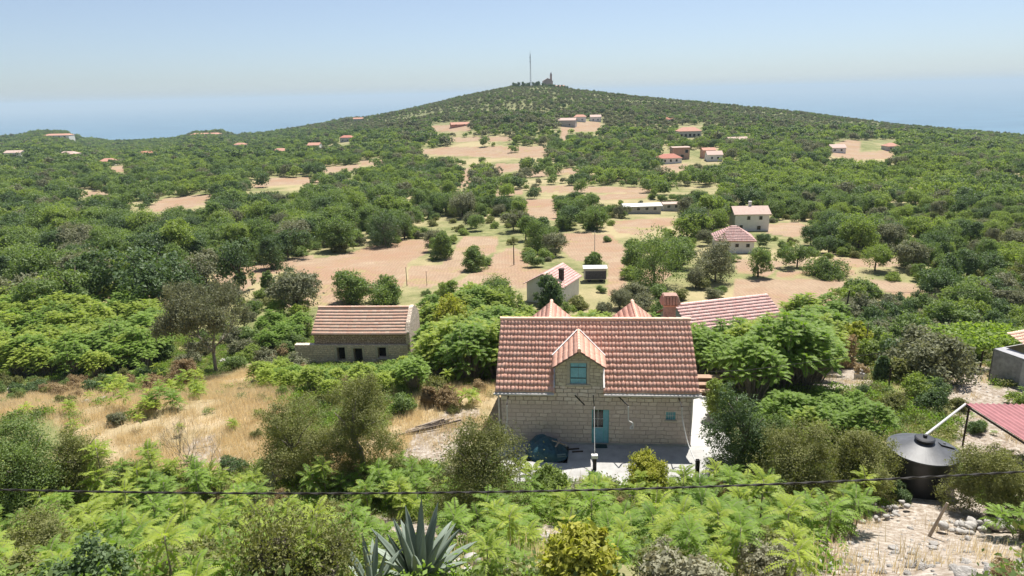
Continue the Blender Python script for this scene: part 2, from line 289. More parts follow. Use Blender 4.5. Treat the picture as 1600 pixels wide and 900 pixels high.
def tiles(name, P, U, V, Lu, Lv, pu, pv, amp, step, mat, parent, clip=None, sub=6, seed=1, sag=0., hole=None):
    """one roof slope covered with courses of curved tiles as real relief"""
    rg = np.random.default_rng(seed); P = np.array(P, float); U = np.array(U, float); V = np.array(V, float); U /= np.linalg.norm(U); V /= np.linalg.norm(V); Nn = np.cross(U, V)
    nr = int(round(Lv / pv)); pv = Lv / nr; nc = int(round(Lu / pu)); pu = Lu / nc; us = np.linspace(0, Lu, nc * sub + 1); Vs = []; Fs = []; T = []; base = 0
    for r in range(nr):
        v0, v1 = r * pv, (r + 1) * pv
        if clip: (a0, b0), (a1, b1) = clip(v0 / Lv), clip(v1 / Lv)
        else: a0 = a1 = 0; b0 = b1 = Lu
        wave = amp * np.abs(np.sin(pi * us / pu)) ** .8 + (.15 * amp) * rg.standard_normal(nc * sub + 1)
        jit = rg.uniform(-.012, .012, nc).repeat(sub); jit = np.append(jit, jit[-1])
        for (v, hh, a, b) in ((v0 - .02, -.01, a0, b0), (v0 - .02, step, a0, b0), (v1, 0., a1, b1)):
            u = np.clip(us, a, b); vv = v + (jit if v < v1 else 0)
            Vs.append(P + U * u[:, None] + V * (vv * np.ones(len(us)))[:, None] + Nn * ((wave if hh >= 0 else wave * .0) + hh + sag * np.sin(pi * us / Lu) + .01)[:, None])
        m = len(us); i = np.arange(m - 1); tc = rg.random(nc).repeat(sub)
        keep = (us[1:] > min(a0, a1)) & (us[:-1] < max(b0, b1))
        if hole: keep &= ~hole((us[1:] + us[:-1]) / 2, (v0 + v1) / 2)
        ii = i[keep]
        for k in (0, 1): Fs.append(np.stack([base + k * m + ii, base + k * m + ii + 1, base + (k + 1) * m + ii + 1, base + (k + 1) * m + ii], 1)); T.append(tc[keep] * (.5 if k == 0 else 1))
        base += 3 * m
    return link(bpy.data.objects.new(name, npmesh(name, np.vstack(Vs), np.vstack(Fs), mat, np.concatenate(T))), parent)
def ridge(name, a, b, r, mat, parent, seg=.4):
    a = np.array(a, float); b = np.array(b, float); L = np.linalg.norm(b - a); n = max(int(L / seg), 1); V = []; F = []; T = []; rg = np.random.default_rng(5); m = MB()
    for i in range(n):
        p, q = a + (b - a) * i / n, a + (b - a) * (i + 1.08) / n; m.tube([p, q], [r * 1.08, r * .92], 10)
    me = m.mesh(name, mat); at_ = me.attributes.new('tint', 'FLOAT', 'FACE'); at_.data.foreach_set('value', rg.random(n).repeat(12).astype(np.float32)); return link(bpy.data.objects.new(name, me), parent)
# ------------------------------------------------------------------ foliage geometry
def unit(v): return v / (np.linalg.norm(v, axis=-1, keepdims=True) + 1e-9)
def leaves(C, Nrm, size, rg, asp=.5):
    n = len(C); a = unit(np.cross(Nrm, rg.standard_normal((n, 3)))); b = np.cross(unit(Nrm), a); s = (size * rg.uniform(.6, 1.3, n))[:, None]
    V = np.stack([C - a * s, C - b * s * asp, C + a * s, C + b * s * asp], 1).reshape(-1, 3); return V, np.arange(4 * n).reshape(n, 4)
def crown(blobs, n, size, seed, clumps=40, sig=.16, low=-.35, asp=.5, inner=.25):
    rg = np.random.default_rng(seed); B = np.array(blobs, float); w = (B[:, 3] * B[:, 4] + B[:, 4] * B[:, 5] + B[:, 3] * B[:, 5]); w /= w.sum()
    nb = rg.choice(len(B), clumps * len(B), p=w); d = unit(rg.standard_normal((len(nb), 3))); d[:, 2] = np.where(d[:, 2] < low, -d[:, 2], d[:, 2])
    rad = 1 - inner * rg.random(len(nb)) ** 2; rad += .1 * rg.standard_normal(len(nb)); cc = B[nb, :3] + d * B[nb, 3:] * rad[:, None]; ct = rg.random(len(nb)); cs = sig * B[nb, 3:].mean(1)
    k = rg.integers(0, len(nb), n); off = rg.standard_normal((n, 3)); off[:, 2] *= .8; C = cc[k] + off * cs[k][:, None]
    nr = unit(d[k] + .9 * rg.standard_normal((n, 3)) + np.array([0, 0, .35])); V, F = leaves(C, nr, size, rg, asp); t = np.clip(ct[k] * .7 + .3 * rg.random(n) + (rg.random(n) < .03) * .3, 0, 1); return V, F, t
def limbs(h, spread, n, seed, r0=.15, k=6, th=.45):
    rg = np.random.default_rng(seed); m = MB(); bend = rg.uniform(-.1, .1, 2) * h; m.tube([(0, 0, -.2), (bend[0] * .4, bend[1] * .4, h * th * .6), (bend[0], bend[1], h * th)], [r0 * 1.3, r0, r0 * .75], k)
    for i in range(n):
        a = 2 * pi * (i + rg.random()) / n; L = spread * rg.uniform(.6, .95); z1 = h * rg.uniform(.62, .9); p0 = np.array([bend[0], bend[1], h * th * rg.uniform(.7, 1)])
        p2 = np.array([cos(a) * L, sin(a) * L, z1]); p1 = (p0 + p2) / 2 + [0, 0, h * .05]; m.tube([p0, p1, p2], [r0 * .55, r0 * .35, r0 * .12], 5)
    return m
def blobset(kind, seed):
    rg = np.random.default_rng(seed); b = []
    if kind == 'round':   # canonical height ~1, radius ~.55
        b.append((0, 0, .46, .44, .44, .44))
        for i in range(7): a = rg.random() * 2 * pi; q = rg.uniform(.2, .34); b.append((cos(a) * q, sin(a) * q, rg.uniform(.2, .78), *(rg.uniform(.17, .27, 3))))
    if kind == 'tall':
        b.append((0, 0, .46, .3, .3, .44))
        for i in range(6): a = rg.random() * 2 * pi; q = rg.uniform(.12, .22); b.append((cos(a) * q, sin(a) * q, rg.uniform(.15, .85), *(rg.uniform(.14, .2, 3))))
    if kind == 'wide':
        for i in range(9): a = rg.random() * 2 * pi; q = rg.uniform(.0, .55); b.append((cos(a) * q, sin(a) * q, rg.uniform(.25, .6), rg.uniform(.22, .34), rg.uniform(.22, .34), rg.uniform(.2, .34)))
    if kind == 'bush':
        for i in range(7): a = rg.random() * 2 * pi; q = rg.uniform(.0, .4); b.append((cos(a) * q, sin(a) * q, rg.uniform(.12, .5), rg.uniform(.22, .36), rg.uniform(.22, .36), rg.uniform(.25, .42)))
    return b
def frond(rg, L, npair, elev, droop, az, base, lw=.045, ll=.16, tint=.5):
    """one pinnate compound leaf; returns leaflet verts, rachis points"""
    s = np.linspace(0, 1, npair + 2); ang = elev - droop * s ** 1.2; dx = np.cumsum(np.cos(ang)) * L / len(s); dz = np.cumsum(np.sin(ang)) * L / len(s); side = np.array([-sin(az), cos(az), 0]); fw = np.array([cos(az), sin(az), 0])
    curve = rg.uniform(-.15, .15); R = base + fw * dx[:, None] + np.array([0, 0, 1.]) * dz[:, None] + side * (curve * s ** 2 * L)[:, None]; V = []
    for i in range(1, npair + 1):
        taper = 1 - .45 * abs(2 * i / npair - .9) ** 2; l = ll * taper * rg.uniform(.85, 1.1); w = lw * taper
        T = unit(R[i + 1] - R[i - 1] if i + 1 < len(R) else R[i] - R[i - 1])
        for sg in (-1, 1):
            d = unit(side * sg * .95 + T * .35 + np.array([0, 0, -.32 + rg.uniform(-.15, .2)])); wv = unit(T - d * (T @ d))
            b0 = R[i]; V += [b0, b0 + d * l * .42 + wv * w, b0 + d * l, b0 + d * l * .42 - wv * w]
    return V, R
def ailanthus(seed, tops, npair=11, nf=15, L=.8, lw=.045, ll=.16, stems=True):
    """tops: list of (x,y,z) rosette positions"""
    rg = np.random.default_rng(seed); V = []; T = []; m = MB()
    for (x, y, z) in tops:
        base = np.array([x, y, z]); m.tube([(x * .15, y * .15, -.2), (x * .5, y * .5, z * .45), (x, y, z)], [.012 + z * .011, .010 + z * .008, .012], 6)
        for i in range(nf):
            az = i * 2.399 + rg.uniform(-.3, .3); q = i / nf; el = .25 + .85 * q + rg.uniform(-.15, .15); b = base - [0, 0, (1 - q) * .35 * min(z, 1.2)]
            tt = rg.random(); vv, R = frond(rg, L * rg.uniform(.75, 1.1) * (1 - .3 * q), npair, el, 1.15 + .3 * rg.random(), az, b, lw, ll)
            V += vv; T += [tt * .6 + .4 * rg.random() for _ in range(len(vv) // 4)]; m.tube([R[0], R[len(R) // 2], R[-1]], [.008, .006, .003], 3, cap=False)
    return np.array(V), np.arange(len(V)).reshape(-1, 4), np.array(T), m
RNG = np.random.default_rng(11)
def inst(name, mesh, loc, rz=0, sc=1, parent=None):
    o = bpy.data.objects.new(name, mesh); o.location = loc; o.rotation_euler = (0, 0, rz); o.scale = (sc, sc, sc) if np.isscalar(sc) else sc; return link(o, parent)
# ------------------------------------------------------------------ terrain mesh
def build_ground():
    az = np.concatenate([np.arange(-180, -48, 4), np.arange(-48, 48, .2), np.arange(48, 180.1, 4)]); r = [0.]; q = 1.5
    while q < 2600: r.append(q); q *= 1.0125
    r = np.array(r); A, Rr = np.meshgrid(np.radians(az), r); x = (Rr * np.sin(A)).ravel(); y = (Rr * np.cos(A)).ravel(); z = H(x, y); na, nr = len(az), len(r)
    i = np.arange(nr - 1)[:, None] * na + np.arange(na - 1)[None]; F = np.stack([i, i + na, i + na + 1, i + 1], -1).reshape(-1, 4)
    f, g, p = masks(x, y, z); me = npmesh('ground', np.stack([x, y, z], 1), F, groundmat(), smooth=True)
    for nm, v in (('field', f), ('grass', g), ('pale', p)): a = me.attributes.new(nm, 'FLOAT', 'POINT'); a.data.foreach_set('value', v.astype(np.float32))
    tag(link(bpy.data.objects.new('ground', me)), kind='structure')
def groundmat():
    m, t, n, L, o = newmat('earth'); tc = N(n, 'ShaderNodeTexCoord')
    def noise(s, d=6, r=.65):
        x = N(n, 'ShaderNodeTexNoise', ins={'Scale': s, 'Detail': d, 'Roughness': r}); L.new(tc.outputs['Object'], x.inputs[0]); return x.outputs[0]
    def mr(v, a, b, c=0., d=1.): x = N(n, 'ShaderNodeMapRange', ins={1: a, 2: b, 3: c, 4: d}); L.new(v, x.inputs[0]); return x.outputs[0]
    def mix(f, a, b):
        x = N(n, 'ShaderNodeMix', data_type='RGBA')
        (L.new(f, x.inputs['Factor']) if not isinstance(f, float) else setattr(x.inputs['Factor'], 'default_value', f))
        for s, v in ((6, a), (7, b)): (L.new(v, x.inputs[s]) if not isinstance(v, tuple) else setattr(x.inputs[s], 'default_value', c4(v)))
        return x.outputs[2]
    big, mid, fine = noise(.035, 5), noise(.35), noise(4., 8, .75)
    green = mix(mr(mid, .35, .65), (.12, .14, .05), (.27, .26, .12)); green = mix(mr(noise(.9, 8, .8), .5, .7), green, (.10, .12, .04)); base = mix(mr(big, .42, .6), green, (.36, .30, .17))
    ln = N(n, 'ShaderNodeVectorMath', operation='LENGTH'); L.new(tc.outputs['Object'], ln.inputs[0]); base = mix(mr(ln.outputs['Value'], 480., 760.), base, (.17, .18, .085))
    a1 = N(n, 'ShaderNodeAttribute', attribute_name='field'); a2 = N(n, 'ShaderNodeAttribute', attribute_name='grass'); a3 = N(n, 'ShaderNodeAttribute', attribute_name='pale')
    # ploughed/mown lines in the straw
    wv = N(n, 'ShaderNodeTexWave', ins={'Scale': .55, 'Distortion': 6., 'Detail': 3., 'Detail Scale': 1.}); L.new(tc.outputs['Object'], wv.inputs[0])
    straw = mix(mr(mid, .3, .7), (.29, .205, .138), (.37, .275, .19)); straw = mix(mr(noise(.06, 4), .45, .6), straw, (.32, .205, .135)); straw = mix(mr(noise(.12, 7, .7), .56, .68), straw, (.30, .27, .12))
    sx = N(n, 'ShaderNodeMix', data_type='RGBA', blend_type='MULTIPLY', ins={0: .35}); L.new(straw, sx.inputs[6]); w2 = mr(wv.outputs[0], 0., 1., .75, 1.1); L.new(w2, sx.inputs[7])
    st = mix(mr(noise(1.1, 8, .8), .55, .72), sx.outputs[2], (.27, .23, .11))
    base = mix(a1.outputs['Fac'], base, st)
    dry = mix(mr(mid, .35, .65), (0.426, 0.336, 0.213), (0.295, 0.238, 0.131)); base = mix(a2.outputs['Fac'], base, dry)
    pale = mix(mr(fine, .4, .65), (0.246, 0.193, 0.143), (0.426, 0.385, 0.336)); base = mix(a3.outputs['Fac'], base, pale)
    ov = N(n, 'ShaderNodeMix', data_type='RGBA', blend_type='OVERLAY', ins={0: .5}); L.new(base, ov.inputs[6]); L.new(fine, ov.inputs[7])
    p = N(n, 'ShaderNodeBsdfPrincipled', ins={'Roughness': .95}); p.inputs['Specular IOR Level'].default_value = .1; L.new(ov.outputs[2], p.inputs['Base Color'])
    b = N(n, 'ShaderNodeBump', ins={0: .6, 1: .08}); L.new(fine, b.inputs['Height']); L.new(b.outputs[0], p.inputs['Normal']); L.new(p.outputs[0], o.inputs[0]); return m
build_ground()
def build_sea():
    m, t, n, L, o = newmat('sea_water'); tc = N(n, 'ShaderNodeTexCoord'); mp = N(n, 'ShaderNodeMapping'); mp.inputs['Scale'].default_value = (.4, 1, 1); L.new(tc.outputs['Object'], mp.inputs[0])
    nz = N(n, 'ShaderNodeTexNoise', ins={'Scale': .004, 'Detail': 8, 'Roughness': .6}); L.new(mp.outputs[0], nz.inputs[0])
    mr_ = N(n, 'ShaderNodeMapRange', ins={1: .42, 2: .62}); L.new(nz.outputs[0], mr_.inputs[0]); mx = N(n, 'ShaderNodeMix', data_type='RGBA'); L.new(mr_.outputs[0], mx.inputs['Factor']); mx.inputs[6].default_value = (.04, .12, .19, 1); mx.inputs[7].default_value = (.075, .18, .26, 1)
    p = N(n, 'ShaderNodeBsdfPrincipled', ins={'Roughness': .35, 'IOR': 1.33}); L.new(mx.outputs[2], p.inputs['Base Color']); nb = N(n, 'ShaderNodeTexNoise', ins={'Scale': .08, 'Detail': 6}); L.new(tc.outputs['Object'], nb.inputs[0])
    b = N(n, 'ShaderNodeBump', ins={0: .5, 1: 2.}); L.new(nb.outputs[0], b.inputs['Height']); L.new(b.outputs[0], p.inputs['Normal']); L.new(p.outputs[0], o.inputs[0])
    q = MB(); k = 256; q.poly([(42000 * cos(2 * pi * i / k), 42000 * sin(2 * pi * i / k), -231.) for i in range(k)]); tag(q.obj('sea', m), kind='structure')
    h, t, n, L, o = newmat('haze_air'); v = N(n, 'ShaderNodeVolumePrincipled', ins={'Density': HAZE, 'Color': (.66, .83, .96, 1), 'Anisotropy': .0}); L.new(v.outputs[0], o.inputs['Volume'])
    q = MB(); q.box(-45000, 45000, -45000, 45000, -235, 105); tag(q.obj('haze', h), kind='stuff')
build_sea()
# ------------------------------------------------------------------ main stone house
def main_house():
    h = tag(empty('stone_house', (-.75, 34.6, 0), R_(-5)), 'large limestone house with red barrel tiled roof and blue shuttered dormer behind the concrete patio', 'house')
    W, Dp, E_, RZ, RY = 10.4, 7.2, 3.5, 6.03, 3.6; sl = (RZ - E_) / RY; ZE = lambda y: E_ + sl * y
    m = MB(); wallholes(m, 0, W, -.15, E_, .5, [(4.99, 5.93, 0, 2.12), (9.0, 9.52, 1.56, 2.04)])
    for x, fl in ((0, 0), (W, 1)):
        q = [(x, 0, -.15), (x, Dp, -.15), (x, Dp, E_), (x, RY, RZ), (x, 0, E_)]; m.add(q, [tuple(range(5)) if fl else tuple(range(5))[::-1]])
    m.add([(0, Dp, -.15), (W, Dp, -.15), (W, Dp, E_), (0, Dp, E_)], [(3, 2, 1, 0)])
    m.obj('wall', stone_main, h)
    # dormer
    dx0, dx1, dc, dz, dr = 3.0, 5.56, 4.28, 4.62, 5.5
    dm = MB(); wallholes(dm, dx0, dx1, E_, dz, .4, [(3.79, 4.69, 3.64, dz)])
    dm.add([(dx0, 0, dz), (3.79, 0, dz), (3.79, 0, dr - .67 * .49), (dx0, 0, dz)][:3], [(0, 1, 2)]); dm.add([(3.79, 0, 4.86), (4.69, 0, 4.86), (4.69, 0, dr - .67 * .41), (dc, 0, dr), (3.79, 0, dr - .67 * .49)], [(0, 1, 2, 3, 4)]); dm.add([(4.69, 0, dz), (dx1, 0, dz), (4.69, 0, dr - .67 * .41)], [(0, 1, 2)])
    dm.add([(3.79, .0, dz), (3.79, .4, dz), (3.79, .4, 4.86), (3.79, .0, 4.86)], [(0, 1, 2, 3)]); dm.add([(4.69, .0, dz), (4.69, .4, dz), (4.69, .4, 4.86), (4.69, .0, 4.86)], [(3, 2, 1, 0)]); dm.add([(3.79, 0, 4.86), (4.69, 0, 4.86), (4.69, .4, 4.86), (3.79, .4, 4.86)], [(3, 2, 1, 0)])
    yb = (dz - E_) / sl
    dm.add([(dx0, 0, E_), (dx0, 0, dz), (dx0, yb + .1, dz)], [(0, 2, 1)]); dm.add([(dx1, 0, E_), (dx1, 0, dz), (dx1, yb + .1, dz)], [(0, 1, 2)])
    d = dm.obj('dormer', stone_dorm, h)
    fr = MB()
    for x0, x1, z0, z1 in ((3.62, 3.785, 3.56, 4.9), (4.695, 4.86, 3.56, 4.9)): fr.box(x0, x1, -.03, .1, z0, z1)
    fr.box(3.62, 4.86, -.035, .1, 4.87, 5.02); fr.box(3.58, 4.9, -.09, .1, 3.5, 3.635); fr.obj('stone_frame', quoin, d, bevel=.01)
    sh = MB()
    for x0, x1 in ((3.81, 4.235), (4.245, 4.67)): sh.box(x0, x1, .03, .07, 3.65, 4.85)
    so = sh.obj('shutter', blue, d, bevel=.006); hb = MB()
    for z in (3.95, 4.58): hb = MB(); hb.box(3.83, 4.65, .012, .028, z, z + .045); hb.obj('hinge_bar', iron, so)
    dre = dr + .14; Ld = math.hypot(1.42, .95); rb = (dre - E_) / sl - .1; eb = (dre - .95 - E_) / sl - .1
    def cl(v): a = (rb - eb) * (1 - v); return a, rb + .3
    tiles('dormer_roof', (dc - 1.42, rb, dre - .95), (0, -1, 0), (1.42, 0, .95), rb + .3, Ld, .2, .36, .02, .025, tile_main, d, clip=lambda v: ((rb - eb) * (1 - v), rb + .3), seed=3)
    tiles('dormer_roof', (dc + 1.42, -.3, dre - .95), (0, 1, 0), (-1.42, 0, .95), rb + .3, Ld, .2, .36, .02, .025, tile_main, d, clip=lambda v: (0, eb + .3 + (rb - eb) * v), seed=4)
    ridge('ridge_tiles', (dc, -.32, dre + .05), (dc, rb, dre + .05), .1, tile_main, d)
    k = MB(); k.poly([(dc - 1.4, -.26, dre - .98), (dc, -.26, dre - .05), (dc, rb, dre - .05), (dc - 1.4, eb, dre - .98)], .05); k.poly([(dc, -.26, dre - .05), (dc + 1.4, -.26, dre - .98), (dc + 1.4, eb, dre - .98), (dc, rb, dre - .05)], .05); k.obj('soffit', wood, d)
    fl = MB()
    fl.obox((dx0 - .07, -.2, ZE(-.2) + .14), (dx0 - .07, yb - .3, ZE(yb - .3) + .14), .07, .06); fl.obox((dx1 + .07, -.2, ZE(-.2) + .14), (dx1 + .07, yb - .3, ZE(yb - .3) + .14), .09, .07)
    fl.obox((dc - 1.48, eb - .1, ZE(eb - .1) + .16), (dc - .06, rb, ZE(rb) + .16), .08, .05); fl.obox((dc + 1.48, eb - .1, ZE(eb - .1) + .16), (dc + .06, rb, ZE(rb) + .16), .05, .04)
    fl.obj('flashing', white, d)
    # main roof
    L = math.hypot(RY + .36, sl * (RY + .36)); cosv = (RY + .36) / L
    tiles('roof', (-.28, -.36, ZE(-.36) + .06), (1, 0, 0), (0, 1, sl), W + .56, L, .205, .37, .068, .042, tile_main, h, hole=lambda u, v: (u - .28 > dx0 - .03) & (u - .28 < dx1 + .03) & (v * cosv - .36 < 1.25), seed=1, sag=-.03)
    tiles('roof', (W + .28, Dp + .36, ZE(-.36) + .06), (-1, 0, 0), (0, -1, sl), W + .56, L, .205, .37, .068, .042, tile_main, h, seed=2, sub=4)
    ridge('ridge_tiles', (-.3, RY, RZ + .12), (W + .3, RY, RZ + .12), .12, tile_orange, h)
    k = MB(); z = lambda y: ZE(y) + .04
    for a, b, y0 in ((-.26, dx0 - .02, -.34), (dx1 + .02, W + .26, -.34), (dx0 - .02, dx1 + .02, 1.2)): k.poly([(a, y0, z(y0)), (b, y0, z(y0)), (b, RY, z(RY)), (a, RY, z(RY))], .07)
    k.poly([(-.26, RY, z(RY)), (W + .26, RY, z(RY)), (W + .26, Dp + .34, z(-.34)), (-.26, Dp + .34, z(-.34))], .07); k.obj('roof_deck', wood, h)
    # rear cross gables
    for xc, sd in ((2.62, 7), (7.75, 9)):
        rz, hw, yr = 5.95, 1.75, 7.65; g = MB(); g.box(xc - 1.5, xc + 1.5, 4.6, 7.35, 2.5, 4.45); g.add([(xc - 1.5, 7.35, 4.45), (xc + 1.5, 7.35, 4.45), (xc, 7.35, rz - .1)], [(2, 1, 0)]); r = g.obj('rear_gable', stone_dorm, h)
        y0 = 3.7; Ls = math.hypot(hw, 1.45)
        tiles('gable_roof', (xc - hw, yr, rz - 1.45), (0, -1, 0), (hw, 0, 1.45), yr - y0, Ls, .2, .36, .035, .035, tile_main, r, seed=sd); tiles('gable_roof', (xc + hw, y0, rz - 1.45), (0, 1, 0), (-hw, 0, 1.45), yr - y0, Ls, .2, .36, .035, .035, tile_main, r, seed=sd + 1)
        ridge('ridge_tiles', (xc, y0, rz + .06), (xc, yr + .05, rz + .06), .11, tile_main, r)
    # chimney
    c = MB(); c.box(9.45, 10.12, 5.2, 5.8, 3.6, 6.5); co = c.obj('chimney', plain('chimney_brick', (.22, .175, .155), .9, .3, 7, .4), h, bevel=.01)
    cc = MB(); cc.box(9.36, 10.21, 5.11, 5.89, 6.42, 6.5); cc.box(9.4, 10.17, 5.15, 5.85, 7.02, 7.1)
    for i in range(5):
        x = 9.42 + i * .183; cc.tube([(x, 5.02, 6.55), (x, 5.16, 7.02)], [.1, .085], 8); cc.tube([(x, 5.98, 6.55), (x, 5.84, 7.02)], [.1, .085], 8)
    for i in range(4):
        y = 5.17 + i * .22; cc.tube([(9.28, y, 6.55), (9.42, y, 7.02)], [.1, .085], 8); cc.tube([(10.29, y, 6.55), (10.15, y, 7.02)], [.1, .085], 8)
    cc.box(9.46, 10.1, 5.2, 5.8, 6.5, 7.02); cc.obj('chimney_cap', plain('cap_tile', (.38, .235, .19), .85, .2, 6), co)
    # gutters and pipes
    for a, b in ((-.35, dx0 - .08), (dx1 + .05, W + .36)):
        g = MB(); g.tube([(a, -.46, 3.19), (b, -.46, 3.19)], .065, 10); g.obox((a + .05, -.375, 3.26), (b, -.375, 3.26), .02, .13); g.obj('gutter', gutter_m, h)
    for x, xe in ((-.12, -.2), (W - .04, W + .2)):
        p = MB(); p.tube([(xe, -.44, 3.14), (x, -.25, 2.98), (x, -.09, 2.85), (x, -.08, 1.5), (x, -.08, .05)], .05, 8); p.obj('downpipe', gutter_m, h, smooth=True)
    # door
    dd = MB(); x0, x1, z1 = 4.99, 5.93, 2.12
    dd.box(x0, x0 + .06, .1, .2, 0, z1 - .06); dd.box(x1 - .06, x1, .1, .2, 0, z1 - .06); dd.box(x0, x1, .1, .2, z1 - .06, z1); dd.box(x0 + .63, x0 + .69, .1, .2, 0, z1 - .06); df = dd.obj('door', bluef, h)
    q = MB(); q.box(x0 + .06, x0 + .63, .13, .17, .02, .98)
    for i in range(4): q.box(x0 + .12 + i * .12, x0 + .2 + i * .12, .12, .132, .12, .88)
    q.box(x0 + .69, x1 - .06, .13, .17, .02, 2.06); q.obj('door_panel', blue, df)
    q = MB(); q.box(x0 + .06, x0 + .63, .15, .17, .98, 2.06); q.obj('glass_pane', glass, df)
    q = MB(); q.box(x0 + .33, x0 + .355, .125, .15, .98, 2.06); q.box(x0 + .06, x0 + .63, .122, .148, 1.5, 1.525); q.box(x0 + .06, x0 + .63, .122, .148, .97, 1.0); q.obj('glazing_bar', white, df)
    q = MB(); q.box(x0 + .07, x0 + .1, .05, .12, 1., 1.12); q.obj('door_handle', iron, df)
    # small window
    w = MB(); a, b, c0, c1 = 9.0, 9.52, 1.56, 2.04
    for (p, q_, r, s_) in ((a, a + .05, c0, c1), (b - .05, b, c0, c1), (a + .05, b - .05, c0, c0 + .05), (a + .05, b - .05, c1 - .05, c1)): w.box(p, q_, .08, .16, r, s_)
    wo = w.obj('window', bluef, h); q = MB(); q.box(a + .05, b - .05, .12, .14, c0 + .05, c1 - .05); q.obj('window_pane', plain('pale_glass', (.18, .42, .52), .25, .2, 4, spec=.6), wo)
    q = MB(); [q.box(a + .05 + i * .105, a + .062 + i * .105, .06, .072, c0, c1) for i in range(1, 4)]; q.box(a, b, .058, .07, 1.79, 1.803); q.obj('window_bar', white, wo); q = MB(); q.box(a - .08, b + .08, -.05, .1, c0 - .1, c0 - .005); q.obj('window_sill', quoin, wo)
    # corner stones and base course
    q = MB(); q.box(-.02, W + .02, -.06, 0.02, -.1, .1); q.obj('base_course', concrete, h)
    # iron arms and hanging pipes
    for x, ex, ey in ((.43, .43, -1.2), (4.05, 4.55, -1.15), (5.06, 5.06, -1.2), (6.37, 6.85, -1.15), (9.62, 9.62, -1.2)):
        q = MB(); q.obox((x, .05, 2.95), (ex, ey, 2.95), .045, .06); q.obj('iron_arm', iron, h)
    return h
MH = main_house()
def ml(x, y, z): a = R_(-5); return (-.75 + cos(a) * x - sin(a) * y, 34.6 + sin(a) * x + cos(a) * y, z)
def hose(name, pts, r, label, mat=white):
    m = MB(); P = [np.array(ml(*p)) for p in pts]
    # Catmull-Rom
    Q = [P[0]] + P + [P[-1]]; out = []
    for i in range(1, len(Q) - 2):
        for t in np.linspace(0, 1, 6, endpoint=False): a, b, c, d = Q[i - 1:i + 3]; out.append(.5 * ((2 * b) + (-a + c) * t + (2 * a - 5 * b + 4 * c - d) * t * t + (-a + 3 * b - 3 * c + d) * t ** 3))
    out.append(P[-1]); m.tube(out, r, 6); tag(m.obj(name, mat, smooth=True), label, 'pipe'); 
hose('white_conduit', [(.43, -1.2, 2.9), (.42, -1.25, 2.), (.3, -1.5, 1.2), (.1, -1.9, .3)], .026, 'white conduit hanging from the iron arm at the left end of the stone house')
hose('white_conduit', [(5.06, -1.2, 2.9), (5.06, -1.9, 1.9), (5.06, -2.6, .95)], .02, 'straight thin white conduit hanging in front of the blue door')
hose('white_conduit', [(9.62, -1.2, 2.9), (9.68, -1.3, 2.2), (9.9, -1.9, 1.2), (10.15, -2.9, .7)], .026, 'white conduit curving down beside the small blue window of the stone house')
hose('white_conduit', [(6.85, -1.15, 2.9), (6.87, -1.15, 2.4), (6.9, -1.12, 2.05), (7.1, -1.1, 1.9), (7.12, -1.15, 1.62), (6.97, -1.2, 1.66), (7.08, -1.1, 1.78)], .035, 'short coiled white conduit dangling from the iron arm right of the blue door')
def posts():
    m = MB(); m.box(-.09, .09, -.09, .09, -.2, .95); p = m.mesh('post', iron)
    o = empty('dark_post', ml(5.06, -2.68, 0), 0); inst('post', p, (0, 0, 0), 0, (1, 1, .72), o); b = MB(); b.box(-.17, .15, -.12, .12, .7, .88); b.obj('junction_box', white, o, bevel=.01); tag(o, 'short dark post with a white box on top at the patio edge below the door', 'post')
    o = empty('dark_post', ml(10.2, -3.1, 0), 0); inst('post', p, (0, 0, 0), 0, 1, o); tag(o, 'dark slim post at the right corner of the patio', 'post')
    p = at(424, 760); m = MB(); m.box(-.2, .2, -.18, .18, -.2, .72); tag(m.obj('stone_post', concrete, bevel=.03), 'squat grey concrete post in the dry weeds left of the big shrubs', 'post').location = p
posts()
def patio():
    m = MB(); pts = [ml(-1.2, 0, .02), ml(-1.2, -3.6, .02), (-.3, 30.25, .02), (10.6, 29.7, .02), (11.8, 33, .02), ml(12.6, 0, .02), ml(10.4, 0, .02)]; m.poly(pts, .3); tag(m.obj('patio', concrete), kind='structure')
    m = MB(); m.poly([ml(10.42, .0, .024), ml(12.7, 0, .024), ml(12.9, 6.4, .06), ml(10.42, 6.4, .06)], .3); tag(m.obj('side_path', whitec), kind='structure')
    o = empty('garden_steps', ml(10.5, 6.6, 0), R_(-5))
    for i in range(3):
        s = MB(); s.box(0, 3.2, i * .55, i * .55 + .6, -.2, .22 + i * .24); st = s.obj('step', plain('brown_riser', (.20, .13, .09), .9, .2, 4), o); n = MB(); n.box(-.02, 3.22, i * .55 - .04, i * .55 + .56, .225 + i * .24, .28 + i * .24); n.obj('tread', plain('tread_clay', (.38, .25, .18), .85, .15, 4), st)
    tag(o, 'terracotta garden steps rising behind the right end of the stone house', 'steps')
patio()
